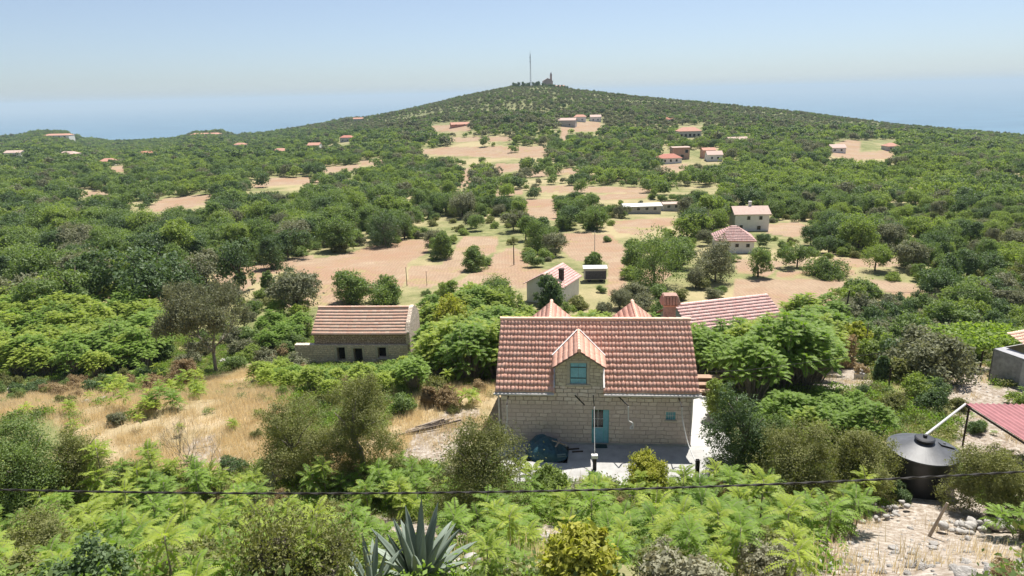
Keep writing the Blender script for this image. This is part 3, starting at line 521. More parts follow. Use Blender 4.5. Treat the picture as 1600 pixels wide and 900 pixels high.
def tarp_pile():
    o = empty('covered_pile', ml(2.55, -1.15, .02), R_(-8)); rg = np.random.default_rng(4); n = 44; x = np.linspace(-1.15, 1.15, n); y = np.linspace(-.9, .85, n); X, Y = np.meshgrid(x, y)
    e = np.maximum(1 - (np.abs(X / 1.12) ** 2.6 + np.abs(Y / .88) ** 2.6), 0); Z = .98 * e ** .42 * (.72 + .22 * np.cos(X * 1.7 + .9) + .1 * np.sin(Y * 3)) + .035 * wob(X, Y, .16, 3) * (e > .02) + .05 * wob(X, Y, .33, 1) * (e > .02); Z = np.where(X > .55, Z * .72, Z)
    i = np.arange(n - 1)[:, None] * n + np.arange(n - 1)[None]; F = np.stack([i, i + 1, i + n + 1, i + n], -1).reshape(-1, 4)
    link(bpy.data.objects.new('tarp', npmesh('tarp', np.stack([X, Y, Z], -1).reshape(-1, 3), F, tarp)), o)
    for k, (a, b, w) in enumerate([((.3, -.25, .95), (.98, -.05, .62), .09), ((.5, -.55, .75), (.75, .1, .86), .07), ((-.95, -.45, .12), (-.6, .1, .8), .09), ((.62, -.8, .3), (1.08, -.7, .32), .09), ((.6, -.82, .42), (1.05, -.72, .44), .08)]):
        q = MB(); q.obox(a, b, w, .04); q.obj('plank', wood if k < 3 else plain('wet_board', (.10, .16, .17), .7, .2, 5), o)
    for p in ((.98, .75, .12), (-1.1, -.55, .07)):
        q = MB(); q.lathe([(.001, -.1), (.1, -.08), (.13, 0), (.08, .09), (.001, .1)], p, 9); q.obj('stone', rockm, o)
    tag(o, 'pile of building material under a dark teal tarpaulin against the stone house wall', 'tarpaulin')
    m = MB(); m.box(-.33, .33, -.2, .2, .025, .06); d = m.obj('door_mat', plain('dark_mat', (.02, .05, .055), .95, .2, 8)); d.location = ml(5.5, -.25, 0); tag(d, 'dark mat lying in front of the blue house door', 'doormat')
    for lx, ly, rz, ln in ((3.9, -.65, .1, .8), (8.6, -2.1, 1.9, .45), (4.2, -.9, .05, .6)):
        q = MB(); q.box(-ln / 2, ln / 2, -.05, .05, .022, .07); d = q.obj('wood_scrap', barkd); d.location = ml(lx, ly, 0); d.rotation_euler[2] = rz
        tag(d, {.1: 'dark scrap of wood lying beside the tarpaulin pile against the wall', 1.9: 'dark scrap of wood lying alone on the right half of the patio', .05: 'dark scrap of wood second from the wall right of the tarpaulin'}[rz], 'wood scrap')
tarp_pile()
# ------------------------------------------------------------------ old stone house on the left
def ruin():
    P = (-19.8, 65, -7.2); h = tag(empty('old_stone_house', P, R_(-4)), 'old rubble stone house with smooth orange roof and dark open doorway left of centre', 'house')
    x0, x1, E_, Dp, RZ = -.3, 9.5, 3.35, 5.0, 5.2; m = MB(); wallholes(m, x0, x1, 2.15, E_, .5, [])
    gab = [(x1, 0, -1), (x1, Dp, -1), (x1, Dp, E_ + .3), (x1, Dp - .5, E_ + 1.1), (x1, Dp / 2 + .3, RZ + .25), (x1, Dp / 2 - .4, RZ + .2), (x1, .5, E_ + .95), (x1, -.12, E_ + .12)]
    g = MB(); g.poly(gab, .4, (1, 0, 0)); g.obj('gable_wall', rubble2, h); m.add([(x0, 0, -1), (x0, Dp, -1), (x0, Dp, E_), (x0, Dp / 2, RZ), (x0, 0, E_)], [(4, 3, 2, 1, 0)]); m.add([(x0, Dp, -1), (x1, Dp, -1), (x1, Dp, E_), (x0, Dp, E_)], [(3, 2, 1, 0)]); m.obj('wall', rubble, h)
    holes = [(3.72, 4.62, 0, 1.85), (2.02, 2.85, .5, 1.95), (6.2, 7.05, .8, 1.95)]; m = MB(); wallholes(m, -2.3, 9.3, -1, 2.2, .6, holes, pos=-.3); m.add([(-2.3, -.3, 2.2), (9.3, -.3, 2.2), (9.3, .3, 2.2), (-2.3, .3, 2.2)], [(0, 1, 2, 3)]); m.add([(-2.3, -.3, -1), (-2.3, .3, -1), (-2.3, .3, 2.2), (-2.3, -.3, 2.2)], [(3, 2, 1, 0)]); m.obj('front_wall', rubble2, h)
    q = MB(); q.box(0, 9.2, .32, .4, -1, 2.1); q.obj('interior_shade_panel', darkm, h)  # near-black panel behind the openings, the indoor shade put into its colour
    for i, (a, b, c, d) in enumerate(holes):
        f = MB(); f.box(a - .22, a - .003, -.34, -.1, c, d + .16); f.box(b + .003, b + .22, -.34, -.1, c, d + .16); f.box(a, b, -.345, -.1, d + .003, d + .17)
        if i: f.box(a - .2, b + .2, -.37, -.1, c - .12, c - .004)
        f.obj('door_frame' if i == 0 else 'window_frame', quoin, h, bevel=.015)
    L = math.hypot(Dp / 2 + .3, RZ - E_ + .25); tiles('roof', (x0 - .15, -.3, E_ - .02), (1, 0, 0), (0, Dp / 2 + .3, RZ - E_ + .1), x1 - x0 - .1, L,  .45, .4, .006, .014, tile_orange, h, sub=4, seed=20, sag=-.05)
    tiles('roof', (x1 - .2, Dp + .3, E_ - .02), (-1, 0, 0), (0, -(Dp / 2 + .3), RZ - E_ + .1), x1 - x0 - .1, L,  .45, .4, .006, .014, tile_orange, h, sub=4, seed=21)
    d = MB(); d.poly([(x0 - .1, -.26, E_ - .06), (x1 - .3, -.26, E_ - .06), (x1 - .3, Dp / 2, RZ - .02), (x0 - .1, Dp / 2, RZ - .02)], .06); d.poly([(x0 - .1, Dp / 2, RZ - .02), (x1 - .3, Dp / 2, RZ - .02), (x1 - .3, Dp + .26, E_ - .06), (x0 - .1, Dp + .26, E_ - .06)], .06); d.obj('roof_deck', wood, h)
    ridge('ridge_tiles', (x0 - .15, Dp / 2, RZ + .12), (x1 - .3, Dp / 2, RZ + .12), .12, tile_orange, h, .38)
ruin()
# ------------------------------------------------------------------ other houses
def gable_house(name, label, p, yaw, w, d, hgt, rise, wm, rm, axis='x', hip=0., wins=(), doors=(), tiled=False, oh=.35, chim=None, cat='house', tilemats=None, win_mat=None, win_name='window'):
    """origin = centre of the front base edge"""
    o = tag(empty(name, p, R_(yaw)), label, cat); m = MB(); m.box(-w / 2, w / 2, 0, d, -3, hgt)
    if hip == 0 and axis == 'x':
        for x in (-w / 2, w / 2): m.add([(x, 0, hgt), (x, d, hgt), (x, d / 2, hgt + rise)], [(0, 1, 2)])
    if hip == 0 and axis == 'y':
        for y in (0, d): m.add([(-w / 2, y, hgt), (w / 2, y, hgt), (0, y, hgt + rise)], [(0, 1, 2)])
    m.obj('wall', wm, o); r = MB(); X, Y0, Y1 = w / 2 + oh, -oh, d + oh
    if axis == 'x':
        s = rise / (d / 2); zo = hgt - s * oh + .05; zr = hgt + rise + .05; xr = X - hip; ym = d / 2; A, B, C_, D_ = (-X, Y0, zo), (X, Y0, zo), (X, Y1, zo), (-X, Y1, zo); E1, E2 = (-xr, ym, zr), (xr, ym, zr)
        planes = [[A, B, E2, E1], [C_, D_, E1, E2]] + ([[B, C_, E2], [D_, A, E1]] if hip else [])
    else:
        s = rise / (w / 2); zo = hgt - s * oh + .05; zr = hgt + rise + .05; A, B, C_, D_ = (-X, Y0, zo), (X, Y0, zo), (X, Y1, zo), (-X, Y1, zo); E1, E2 = (0, Y0 + hip, zr), (0, Y1 - hip, zr)
        planes = [[D_, A, E1, E2], [B, C_, E2, E1]] + ([[A, B, E1], [C_, D_, E2]] if hip else [])
    for pl in planes: r.poly(pl, .1 if not tiled else .06)
    ro = r.obj('roof', rm, o)
    if tiled:
        for i, pl in enumerate(planes):
            P0, P1, P2 = (np.array(q, float) for q in pl[:3]); P3 = np.array(pl[3], float) if len(pl) > 3 else P2; U = P1 - P0; Lu = np.linalg.norm(U); U /= Lu; V = P3 - P0; V -= U * (V @ U); Lv = np.linalg.norm(V); a = (P3 - P0) @ U; b = (P2 - P0) @ U
            tiles('roof_tiles', P0, U, V, Lu, Lv, tiled[0], tiled[1], tiled[2], tiled[3], tilemats, ro, clip=lambda v, a=a, b=b, Lu=Lu: (a * v, Lu + (b - Lu) * v), sub=4, seed=40 + i)
    for (x, z, ww, hh) in wins:
        f = MB(); f.box(x - ww / 2 - .08, x + ww / 2 + .08, -.05, .02, z - .08, z + hh + .08); fo = f.obj(win_name, win_mat or white, o); g = MB(); g.box(x - ww / 2, x + ww / 2, -.07, .0, z, z + hh); g.obj('window_pane', glass, fo)
    for (x, ww, hh) in doors: f = MB(); f.box(x - ww / 2, x + ww / 2, -.05, .05, 0, hh); f.obj('door', barkd, o)
    if chim: c = MB(); c.box(chim[0] - .28, chim[0] + .28, chim[1] - .28, chim[1] + .28, hgt * .6, chim[2]); c.box(chim[0] - .34, chim[0] + .34, chim[1] - .34, chim[1] + .34, chim[2], chim[2] + .12); c.obj('chimney', barkd if len(chim) > 3 else render_w, o)
    return o
def P3(px, py, dz=0): p = at(px, py); return (p[0], p[1], p[2] + dz)
gable_house('cottage', 'small white cottage with pale pink gable roof half hidden by a dark olive tree', P3(850, 474), -28, 5.2, 6.2, 2.7, 1.5, render_w, roof_pale, axis='y', tiled=(.3, .36, .03, .03), tilemats=tile_pink, chim=(1.9, 1.6, 4.6, 1), doors=[(.3, .9, 2.)], wins=[(1.6, 1.1, .7, .9)])
gable_house('red_roof_house', 'white house with red hipped roof right of the large round tree', P3(1148, 396), -10, 6.6, 6.2, 2.5, 2.0, render_w, roof_red, hip=3.2, tiled=(.3, .4, .03, .03), tilemats=tile_pink, wins=[(.3, 1.2, .6, .6), (2.2, 1.2, .6, .6)], doors=[(-1.6, .9, 2)])
gable_house('two_storey_house', 'pale grey two storey house with light roof standing among the trees on the right', P3(1174, 361), -3, 7.6, 5.4, 4.0, 1.3, render_w, roof_pale, wins=[(-.8, 2.6, .7, .8), (1.9, 2.6, .7, .8), (1.6, .3, .8, .9), (-2.4, .6, .7, .8)], chim=(.2, 3.2, 6.2))
gable_house('long_low_building', 'long low white building with flat pale roof above the rough grass', P3(1004, 334), 2, 10.5, 4., 2.2, .5, render_g, white, wins=[(-3.5, 1, .9, .8), (-1.2, 1, .9, .8), (1.2, 1, .9, .8), (3.5, 1, .9, .8)])
gable_house('low_shed', 'low grey flat roofed shed right of the long low white building', P3(1050, 330), 2, 5., 3.4, 2.2, .3, render_g, roof_pale, wins=[(-1, 1, .9, .8), (1.2, 1, .9, .8)])
gable_house('villa', 'far pink roofed bungalow at the left of the far village cluster', P3(1048, 256), 4, 11.5, 8, 3.0, 1.8, render_w, roof_red, hip=3.5, wins=[(-3, 1, 1, 1.2), (0, 1, 1, 1.2), (3, 1, 1, 1.2)])
gable_house('unfinished_house', 'far unfinished block house with open frame behind the pink bungalow', P3(1064, 249), 0, 9, 7, 6.2, .2, plain('raw_block', (.42, .28, .21), .9, .2, 1), roof_pale, wins=[(-2.6, .4, 1.6, 2), (.6, .4, 1.6, 2), (2.8, 3.4, 1.4, 1.6)], win_mat=concrete)
gable_house('white_farmhouse', 'far small white house with pinkish roof at the right of the far village cluster', P3(1117, 252), -4, 7.5, 7, 3.4, 1.6, render_w, roof_pale, wins=[(-1.5, 1.2, .9, 1), (1.5, 1.2, .9, 1)])
gable_house('brick_barn', 'far reddish barn between the unfinished house and the small white house', P3(1108, 247), 0, 6.5, 6, 4.2, 1., plain('pink_block', (.5, .3, .22), .9, .2, 1), roof_far, wins=[(0, 1.2, 1, 1)])
gable_house('large_villa', 'far large villa with orange roof and dark terrace high on the right slope', P3(1078, 215), 0, 16, 10, 4.6, 2.4, render_g, roof_far, hip=4, wins=[(-6, .6, 1.6, 2), (-3, .6, 1.6, 2), (0, .6, 1.6, 2), (3, .6, 1.6, 2), (6, .6, 1.6, 2)])
for i, (x, y, w, hg, lb, wm, rm) in enumerate([
    (884, 198, 15, 5, 'far dark fronted house at the top of the pale track below the summit', render_g, roof_pale), (906, 190, 10, 4, 'far small house with orange roof just right of the track below the summit', render_w, roof_far), (931, 190, 9, 4, 'far small house with pale roof second right of the track', render_w, roof_pale),
    (1041, 192, 14, 3, 'far long red roofed house high on the slope left of the large villa', render_w, roof_red), (720, 198, 16, 2, 'far low unfinished red brick foundation walls on the left hillside', plain('brick_red', (.48, .22, .15), .9, .2, 1), roof_far),
    (540, 222, 10, 4, 'far purple grey roofed house on the left hillside', render_g, roof_red), (490, 235, 9, 4, 'far small house with white walls among trees left of the hill', render_w, roof_far), (437, 242, 9, 3, 'far orange roofed house by a clearing on the left plain', render_w, roof_far),
    (233, 247, 12, 4, 'far dark roofed house on the left plain', render_g, roof_red), (103, 249, 13, 4, 'far white walled house on the left plain near the picture edge', render_w, roof_pale), (20, 246, 15, 4, 'far pale house at the left edge of the plain', render_w, roof_pale),
    (166, 259, 9, 3, 'far little white house beside a bare patch on the left plain', render_w, roof_far), (560, 190, 14, 4, 'far rooftop standing on the left skyline of the hill', render_g, roof_far), (373, 232, 11, 4, 'far orange roofed house under the left skyline', render_w, roof_far),
    (1310, 239, 8, 3, 'far low hut left of the pale quarry track', render_w, roof_pale), (1396, 236, 7, 3, 'far low hut right of the pale quarry clearing', render_g, roof_far), (1155, 229, 12, 4, 'far grey house with pale roof right of the large villa', render_g, roof_pale)]):
    gable_house('far_house', lb, P3(x, y), (i * 37) % 30 - 15, w, 8, hg, 1.6, wm, rm, hip=2.5 if i % 2 else 0, wins=[(-w * .25, 1, 1, 1.1), (w * .2, 1, 1, 1.1)])
for i, (x, y, w, n) in enumerate([(88, 214, 60, 1), (320, 212, 75, 2)]):
    p = P3(x, y + 2, -3); w *= .6; gable_house('hotel', ['far reddish hotel block on the left headland by the sea', 'far long orange roofed hotel on the headland below the sea'][i], p, 0, w, 14, 7, 2, render_w, roof_far, hip=4, wins=[(-w / 2 + 6 + k * 8, 3, 3, 3) for k in range(int(w / 8))], cat='hotel')
def long_roof():
    """neighbouring house with long pinkish roof behind the right end of the stone house; slope faces the camera"""
    a = np.array(P3(1052, 520)); gable_house('long_roofed_house', 'low house with long pinkish tiled roof behind the chimney of the stone house', (23.4, 66.8, -7.2), 15, 10.6, 7, 2.4, 1.9, render_g, roof_red, tiled=(.3, .42, .02, .05), tilemats=tile_pink, wins=[(-3, 1, .8, .9)])
long_roof()
gable_house('small_outbuilding', 'little outbuilding with orange tiled roof just behind the left rear gable of the stone house', (4.2, 60., -5.5), 0, 3., 3, 2.4, 1.0, render_w, roof_far, tiled=(.3, .36, .03, .03), tilemats=tile_orange, doors=[(0, .8, 1.9)])
def summit():
    az = math.radians(3.5); r = 1072; g = lambda a, rr, dz=0: (sin(math.radians(a)) * rr, cos(math.radians(a)) * rr, float(H(sin(math.radians(a)) * rr, cos(math.radians(a)) * rr)) + dz)
    def azof(px): d = ray(px, 135); return math.degrees(math.atan2(d[0], d[1]))
    p = g(azof(856), 1060, -2); o = empty('chapel', p, 0); m = MB(); st = plain('pink_stone', (.45, .33, .29), .9, .15, .3); m.box(-7.5, 7.5, 0, 12, -3, 11); m.add([(-7.5, 0, 11), (7.5, 0, 11), (0, 0, 15)], [(0, 1, 2)]); m.obj('wall', st, o)
    q = MB(); q.poly([(-8, -.5, 10.8), (0, -.5, 15.3), (0, 12.5, 15.3), (-8, 12.5, 10.8)], .4); q.poly([(0, -.5, 15.3), (8, -.5, 10.8), (8, 12.5, 10.8), (0, 12.5, 15.3)], .4); q.obj('roof', roof_far, o)
    q = MB(); q.box(3.5, 6.5, 3, 6, 10, 20); q.poly([(3.3, 2.8, 20), (6.7, 2.8, 20), (5, 4.5, 24)]); q.poly([(6.7, 2.8, 20), (6.7, 6.2, 20), (5, 4.5, 24)]); q.poly([(3.3, 6.2, 20), (3.3, 2.8, 20), (5, 4.5, 24)]); q.poly([(6.7, 6.2, 20), (3.3, 6.2, 20), (5, 4.5, 24)]); q.obj('bell_tower', st, o); q = MB()
    for x in (-4, 4): q.box(x - .6, x + .6, -.1, .1, 3, 6)
    q.obj('window', darkm, o); tag(o, 'pinkish stone chapel with pointed tower on the hill summit', 'chapel')
    o = empty('radio_mast', g(azof(829), 1068, -1), 0); m = MB(); rd = plain('mast_grey', (.32, .33, .36), .6, .1, 1)
    for k in range(3): a = k * 2.094; m.tube([(cos(a) * 1.1, sin(a) * 1.1, 0), (cos(a) * .55, sin(a) * .55, 48)], .22, 5)
    for z in range(0, 48, 3):
        f = 1.1 - .55 * z / 48; f2 = 1.1 - .55 * (z + 3) / 48
        for k in range(3): a, b = k * 2.094, (k + 1) * 2.094; m.tube([(cos(a) * f, sin(a) * f, z), (cos(b) * f2, sin(b) * f2, z + 3)], .12, 4)
    m.obj('lattice_shaft', rd, o); q = MB(); q.tube([(0, 0, 47), (0, 0, 53)], .16, 6); q.obj('antenna', rd, o)
    for z in (36, 42): q = MB(); q.tube([(0, 0, z), (0, 0, z + 2.6)], .85, 8); q.obj('antenna_drum', rd, o)
    tag(o, 'tall slim grey radio mast rising from the hill summit', 'mast')
    gable_house('summit_house', 'low reddish building behind trees right of the summit chapel', g(azof(873), 1058, -1), 0, 17, 9, 4.5, 1.5, plain('pink_wall', (.5, .35, .3), .9, .1, .3), roof_far, wins=[(-5, 1, 1.5, 2), (0, 1, 1.5, 2), (5, 1, 1.5, 2)])
summit()
# ------------------------------------------------------------------ yard on the right
def rz(px, py, z): d = ray(px, py); return CAM + d * ((z - CAMZ) / d[2])
def yard():
    c = (19.3, 28.9, .15); o = empty('water_tank', c, .3); m = MB(); prof = [(1.46, -.3)] + [(1.47 + .035 * (k % 2), .1 + k * .14) for k in range(14)] + [(1.5, 2.05)]; m.lathe(prof, k=56); m.obj('tank_body', tankm, o, smooth=True)
    m = MB(); m.lathe([(1.5, 2.03), (1.56, 2.06), (1.55, 2.11), (1.44, 2.14), (.34, 2.52), (.34, 2.6), (.001, 2.62)], k=56); m.obj('lid', tankl, o)
    m = MB(); m.lathe([(.42, 2.56), (.44, 2.66), (.38, 2.7), (.001, 2.72)], k=28); m.lathe([(.09, 2.7), (.09, 2.85), (.001, 2.86)], k=12); m.obj('cap', tankm, o)
    m = MB(); m.lathe([(.05, 2.3), (.05, 2.46), (.001, 2.47)], (.85, -.35, -.02), 10); m.lathe([(.07, 2.2), (.07, 2.3), (.001, 2.31)], (1.1, -.5, -.02), 10); m.obox((.55, -.35, 2.46), (1.25, -.55, 2.23), .3, .02); m.obj('hatch', tankl, o)
    tag(o, 'round black plastic water tank with shallow conical lid on bare ground', 'water tank')
    A = rz(1507, 631, 2.35); a = (c[0], c[1], 2.84); m = MB(); m.tube([a, (a[0] + .02, a[1] + .1, a[2] + .03), tuple(np.array(A) + [.05, -.02, .0])], .06, 10); tag(m.obj('feed_pipe', plain('grey_pipe', (.5, .5, .49), .5, .1, 4)), 'grey pipe running from the pink metal roof to the black water tank', 'pipe')
    B = rz(1660, 634, 2.35); D = rz(1640, 716, 1.9); U = (B - A) / np.linalg.norm(B - A); V = D - A; Lv = np.linalg.norm(V); Vn = V / Lv; n = 17; Lu = np.linalg.norm(B - A)
    ro = empty('metal_roofed_shelter', (A[0], A[1], 0), 0); rib = []; us = np.linspace(0, Lu, n * 8 + 1); h = .07 * (np.cos(us / Lu * n * 2 * pi) > .55)
    Vv = np.vstack([A + U * u + Vn * Lv * t + [0, 0, hh] for t in (0, 1) for u, hh in zip(us, h)]) - [A[0], A[1], 0]; k = len(us); i = np.arange(k - 1); link(bpy.data.objects.new('sheet_roof', npmesh('sheet_roof', Vv, np.stack([i, i + k, i + k + 1, i + 1], 1), plain('pink_metal', (.34, .14, .15), .6, .15, 2, spec=.2))), ro)
    m = MB(); rel = lambda P: np.array(P) - [A[0], A[1], 0]
    for P in (A, D, B, D + (B - A)): q = rel(P + (np.array((A + D + B + D + B - A)) / 4 - P) * .06); m.tube([(q[0], q[1], -1.5), (q[0], q[1], P[2] - .02)], .05, 6)
    m.obox(rel(A) - [0, 0, .05], rel(B) - [0, 0, .05], .07, .09); m.obox(rel(A) - [0, 0, .05], rel(D) - [0, 0, .05], .07, .09); m.obj('frame', barkd, ro); tag(ro, 'pink ribbed metal roof on posts at the right edge above the water tank', 'shelter')
    # grey shed with tiled roof
    p = P3(1618, 606); o = empty('garden_shed', p, R_(18)); o.scale = (.85, .85, .85); m = MB(); wallholes(m, -.9, 3.5, -.5, 2.2, .1, [(.2, 1.5, .9, 1.7)]); m.add([(-.9, 0, -.5), (-.9, 3, -.5), (-.9, 3, 2.2), (-.9, 0, 2.2)], [(0, 1, 2, 3)]); m.box(-.9, 3.5, 2.9, 3, -.5, 2.2); m.obj('wall', plain('grey_panel', (.30, .30, .29), .7, .3, 3), o)
    m = MB(); m.box(-.7, 3.4, .5, .55, 0, 2.1); m.obj('interior_shade_panel', darkm, o); m = MB(); m.box(-.95, .1, -.25, 2.9, 2.2, 2.26); m.obj('flat_roof', plain('grey_sheet', (.33, .33, .34), .5, .2, 3), o)  # black board behind the wall opening paints the shed's inner shade
    m = MB(); m.box(-1.0, -.93, -.2, .6, .1, 2.1); m.box(-.6, -.2, -.06, 0.0, .5, 1.8); m.obj('panel', plain('light_panel', (.42, .43, .42), .5, .15, 3), o)
    tiles('roof', (.1, -.5, 2.25), (1, 0, 0), (0, 3.2, 1.1), 4, 3.6, .28, .33, .04, .03, tile_orange, o, sub=5, seed=77); tag(o, 'grey shed with orange tiled roof corner at the right picture edge under the vine', 'shed')
    # pergola
    o = empty('vine_pergola', P3(1530, 583), .1); m = MB()
    for x in (-2, 0, 2.2, 4.4):
        for y in (0, 3.2): m.box(x - .05, x + .05, y - .05, y + .05, -.6, 2.2)
    m.box(-2.2, 4.6, -.05, .05, 2.2, 2.3); m.box(-2.2, 4.6, 3.15, 3.25, 2.2, 2.3)
    for x in np.arange(-2, 4.5, .8): m.box(x - .04, x + .04, -.3, 3.5, 2.3, 2.38)
    m.obj('pergola_frame', barkd, o); bl = [(x, y, 2.5, 1.0, .9, .3) for x in np.arange(-2, 5, 1.2) for y in (0, 1.6, 3.2)]; V, F, t = crown(bl, 9000, .14, 71, clumps=30, sig=.3, asp=.8); link(bpy.data.objects.new('vine_leaves', npmesh('vine_leaves', V, F, leaf['vine'], t)), o); tag(o, 'pergola covered by broad light green vine leaves beside the grey shed', 'pergola')
    p = P3(1344, 592); o = empty('planter', p); m = MB(); m.lathe([(.001, -.1), (.42, -.1), (.5, .55), (.42, .56), (.4, .4), (.001, .4)], k=20); m.obj('pot', whitec, o); V, F, t = crown([(0, 0, .7, .55, .55, .35)], 500, .09, 4); link(bpy.data.objects.new('plant', npmesh('plant', V, F, leaf['brown'], t)), o); tag(o, 'pale round planter with a dry brown plant in the gravel clearing', 'planter')
    # caravan
    p = P3(930, 441); o = empty('caravan', p, R_(-4)); m = MB(); m.box(-1.7, 1.7, 0, 1.9, .35, 2.1); m.obj('body', render_g, o, bevel=.15); m = MB(); m.box(-1.5, 1.62, -.03, -.005, .5, 1.75); m.obj('dark_awning', plain('dark_panel', (.07, .07, .08), .8, .4, 6), o); m = MB(); m.box(-1.85, 1.85, -.15, 2., 2.1, 2.2); m.obj('roof', white, o)
    m = MB(); [m.tube([(x, .1, .3), (x, .35, .3)], .3, 14) for x in (-.9, .9)]; m.obj('wheel', iron, o); tag(o, 'white topped trailer with dark side parked right of the small cottage', 'caravan')
yard()
def pole(name, px, py, ptop, r, mat, lb, arm=False, lean=0.):
    p = at(px, py); z = proj(p)[2][0]; hgt = (py - ptop) * z / FPX / .95; m = MB(); m.tube([(0, 0, -.3), (lean * hgt, 0, hgt)], [r, r * .75], 8)
    if arm: m.box(-.5 + lean * hgt, .5 + lean * hgt, -.05, .05, hgt - .5, hgt - .4)
    tag(m.obj(name, mat), lb, 'pole').location = p; return (p[0] + lean * hgt, p[1], p[2] + hgt)
greyp = plain('pale_pole', (.42, .40, .37), .8, .1, 4)
T1 = pole('utility_pole', 1316, 512, 455, .11, barkd, 'dark leaning utility pole right of the long pinkish roof', lean=.08)
pole('utility_pole', 803, 414, 384, .1, barkd, 'dark pole in the straw field above the cottage'); pole('utility_pole', 929, 402, 362, .07, greyp, 'thin pole in the small field above the parked trailer')
pole('utility_pole', 636, 447, 418, .06, barkd, 'thin dark pole in front of the hedge in the large straw field'); pole('utility_pole', 667, 446, 424, .04, barkd, 'thinnest pole standing right of the hedge in the straw field')
pole('street_lamp', 1036, 442, 412, .06, greyp, 'thin pale lamp pole under the large round tree', arm=True); pole('concrete_pole', 798, 478, 447, .13, greyp, 'pale thick pole left of the cottage')
pole('fence_post', 1350, 560, 505, .07, wood, 'tall grey wooden post in the scrub by the gravel clearing'); pole('fence_post', 1448, 838, 782, .07, wood, 'leaning wooden post beside the water tank', lean=.4)
pole('fence_post', 146, 905, 858, .035, greyp, 'thin pale stake at the lower left in the green weeds'); pole('fence_post', 1388, 608, 575, .06, barkd, 'short dark post at the right end of the gravel clearing')
def wires():
    # service cable crossing the foreground, hung in a shallow curve on the plane y = 7
    P = []
    for px, py in ((0, 765), (750, 769), (1600, 737)): d = ray(px, py); P.append(CAM + d * (7 / d[1]))
    P = np.array(P); cz = np.polyfit(P[:, 0], P[:, 2], 2); m = MB(); xs = np.linspace(-24, 24, 90); m.tube([(x, 7, np.polyval(cz, x)) for x in xs], .009, 6)
    for ph in (0, pi): m.tube([(x, 7 + .010 * cos(x * 16 + ph), np.polyval(cz, x) + .010 * sin(x * 16 + ph)) for x in np.linspace(-9, 9, 700)], .006, 4)
    tag(m.obj('overhead_cable', iron, smooth=True), 'black twisted overhead cable crossing the whole foreground', 'cable')
    E_ = rz(1720, 448, -1.8); m = MB(); xs = np.linspace(0, 1, 24); m.tube([tuple(np.array(T1) + (E_ - np.array(T1)) * t - [0, 0, 1.6 * t * (1 - t)]) for t in xs], .02, 5); tag(m.obj('telephone_wire', iron, smooth=True), 'thin wire running right from the leaning utility pole', 'cable')
    m = MB(); m.tube([ml(10.5, 2.5, 3.3), ml(14, 3.3, 3.15), ml(22, 5, 3.6)], .018, 5); tag(m.obj('house_wire', iron, smooth=True), 'short wire leaving the right end of the stone house into the trees', 'cable')
wires()
def agave(loc, n, L, seed, lb):
    rg = np.random.default_rng(seed); o = empty('agave', loc); mt = leafmat('agave_leaf_%d' % seed, (.15, .19, .15), (.25, .30, .235), .06, .45, (1, 1.1, .8))
    for i in range(n):
        az = i * 2.399 + rg.uniform(-.2, .2); q = (i + .5) / n; el = .12 + 1.25 * q ** .8; l = L * (.72 + .35 * q) * rg.uniform(.88, 1.08); s = np.linspace(0, 1, 14); bend = (1 - q) * .5 * rg.uniform(.2, 1.3) + rg.uniform(-.05, .1)
        a = el + .12 - bend * s ** 1.5 * 1.4; dx = np.concatenate([[0], np.cumsum(np.cos(a[:-1]))]) * l / 13; dz = np.concatenate([[0], np.cumsum(np.sin(a[:-1]))]) * l / 13; w = .11 * L / 1.9 * np.interp(s, [0, .08, .3, .5, .85, 1], [.75, .6, .8, 1., .45, .02]) * 1.15; side = np.array([-sin(az), cos(az), 0]); fw = np.array([cos(az), sin(az), 0]); V = []
        for k in range(14):
            c = fw * (dx[k] + .06) + np.array([0, 0, dz[k] + .05]); up = np.cross(side, unit(fw * cos(a[k]) + np.array([0, 0, sin(a[k])]))); up = up if up[2] > 0 else -up
            for u, hh in ((-1, .5), (-.5, .12), (0, 0), (.5, .12), (1, .5)): V.append(c + side * u * w[k] + up * (hh * w[k] * .9))
            for u in (.5, 0, -.5): V.append(c + side * u * w[k] - up * (.035 + .2 * w[k]) * (1 - s[k]) ** .4)
        F = [(k * 8 + j, k * 8 + (j + 1) % 8, (k + 1) * 8 + (j + 1) % 8, (k + 1) * 8 + j) for k in range(13) for j in range(8)]
        link(bpy.data.objects.new('leaf', npmesh('leaf', V, np.array(F), mt, np.full(len(F), rg.random()), smooth=True)), o)
    tag(o, lb, 'agave')
agave(P3(657, 918), 34, 1.26, 1, 'large blue green agave with long pointed leaves at the bottom centre')
agave(P3(583, 925), 16, .8, 2, 'smaller agave low at the bottom left of the large one')
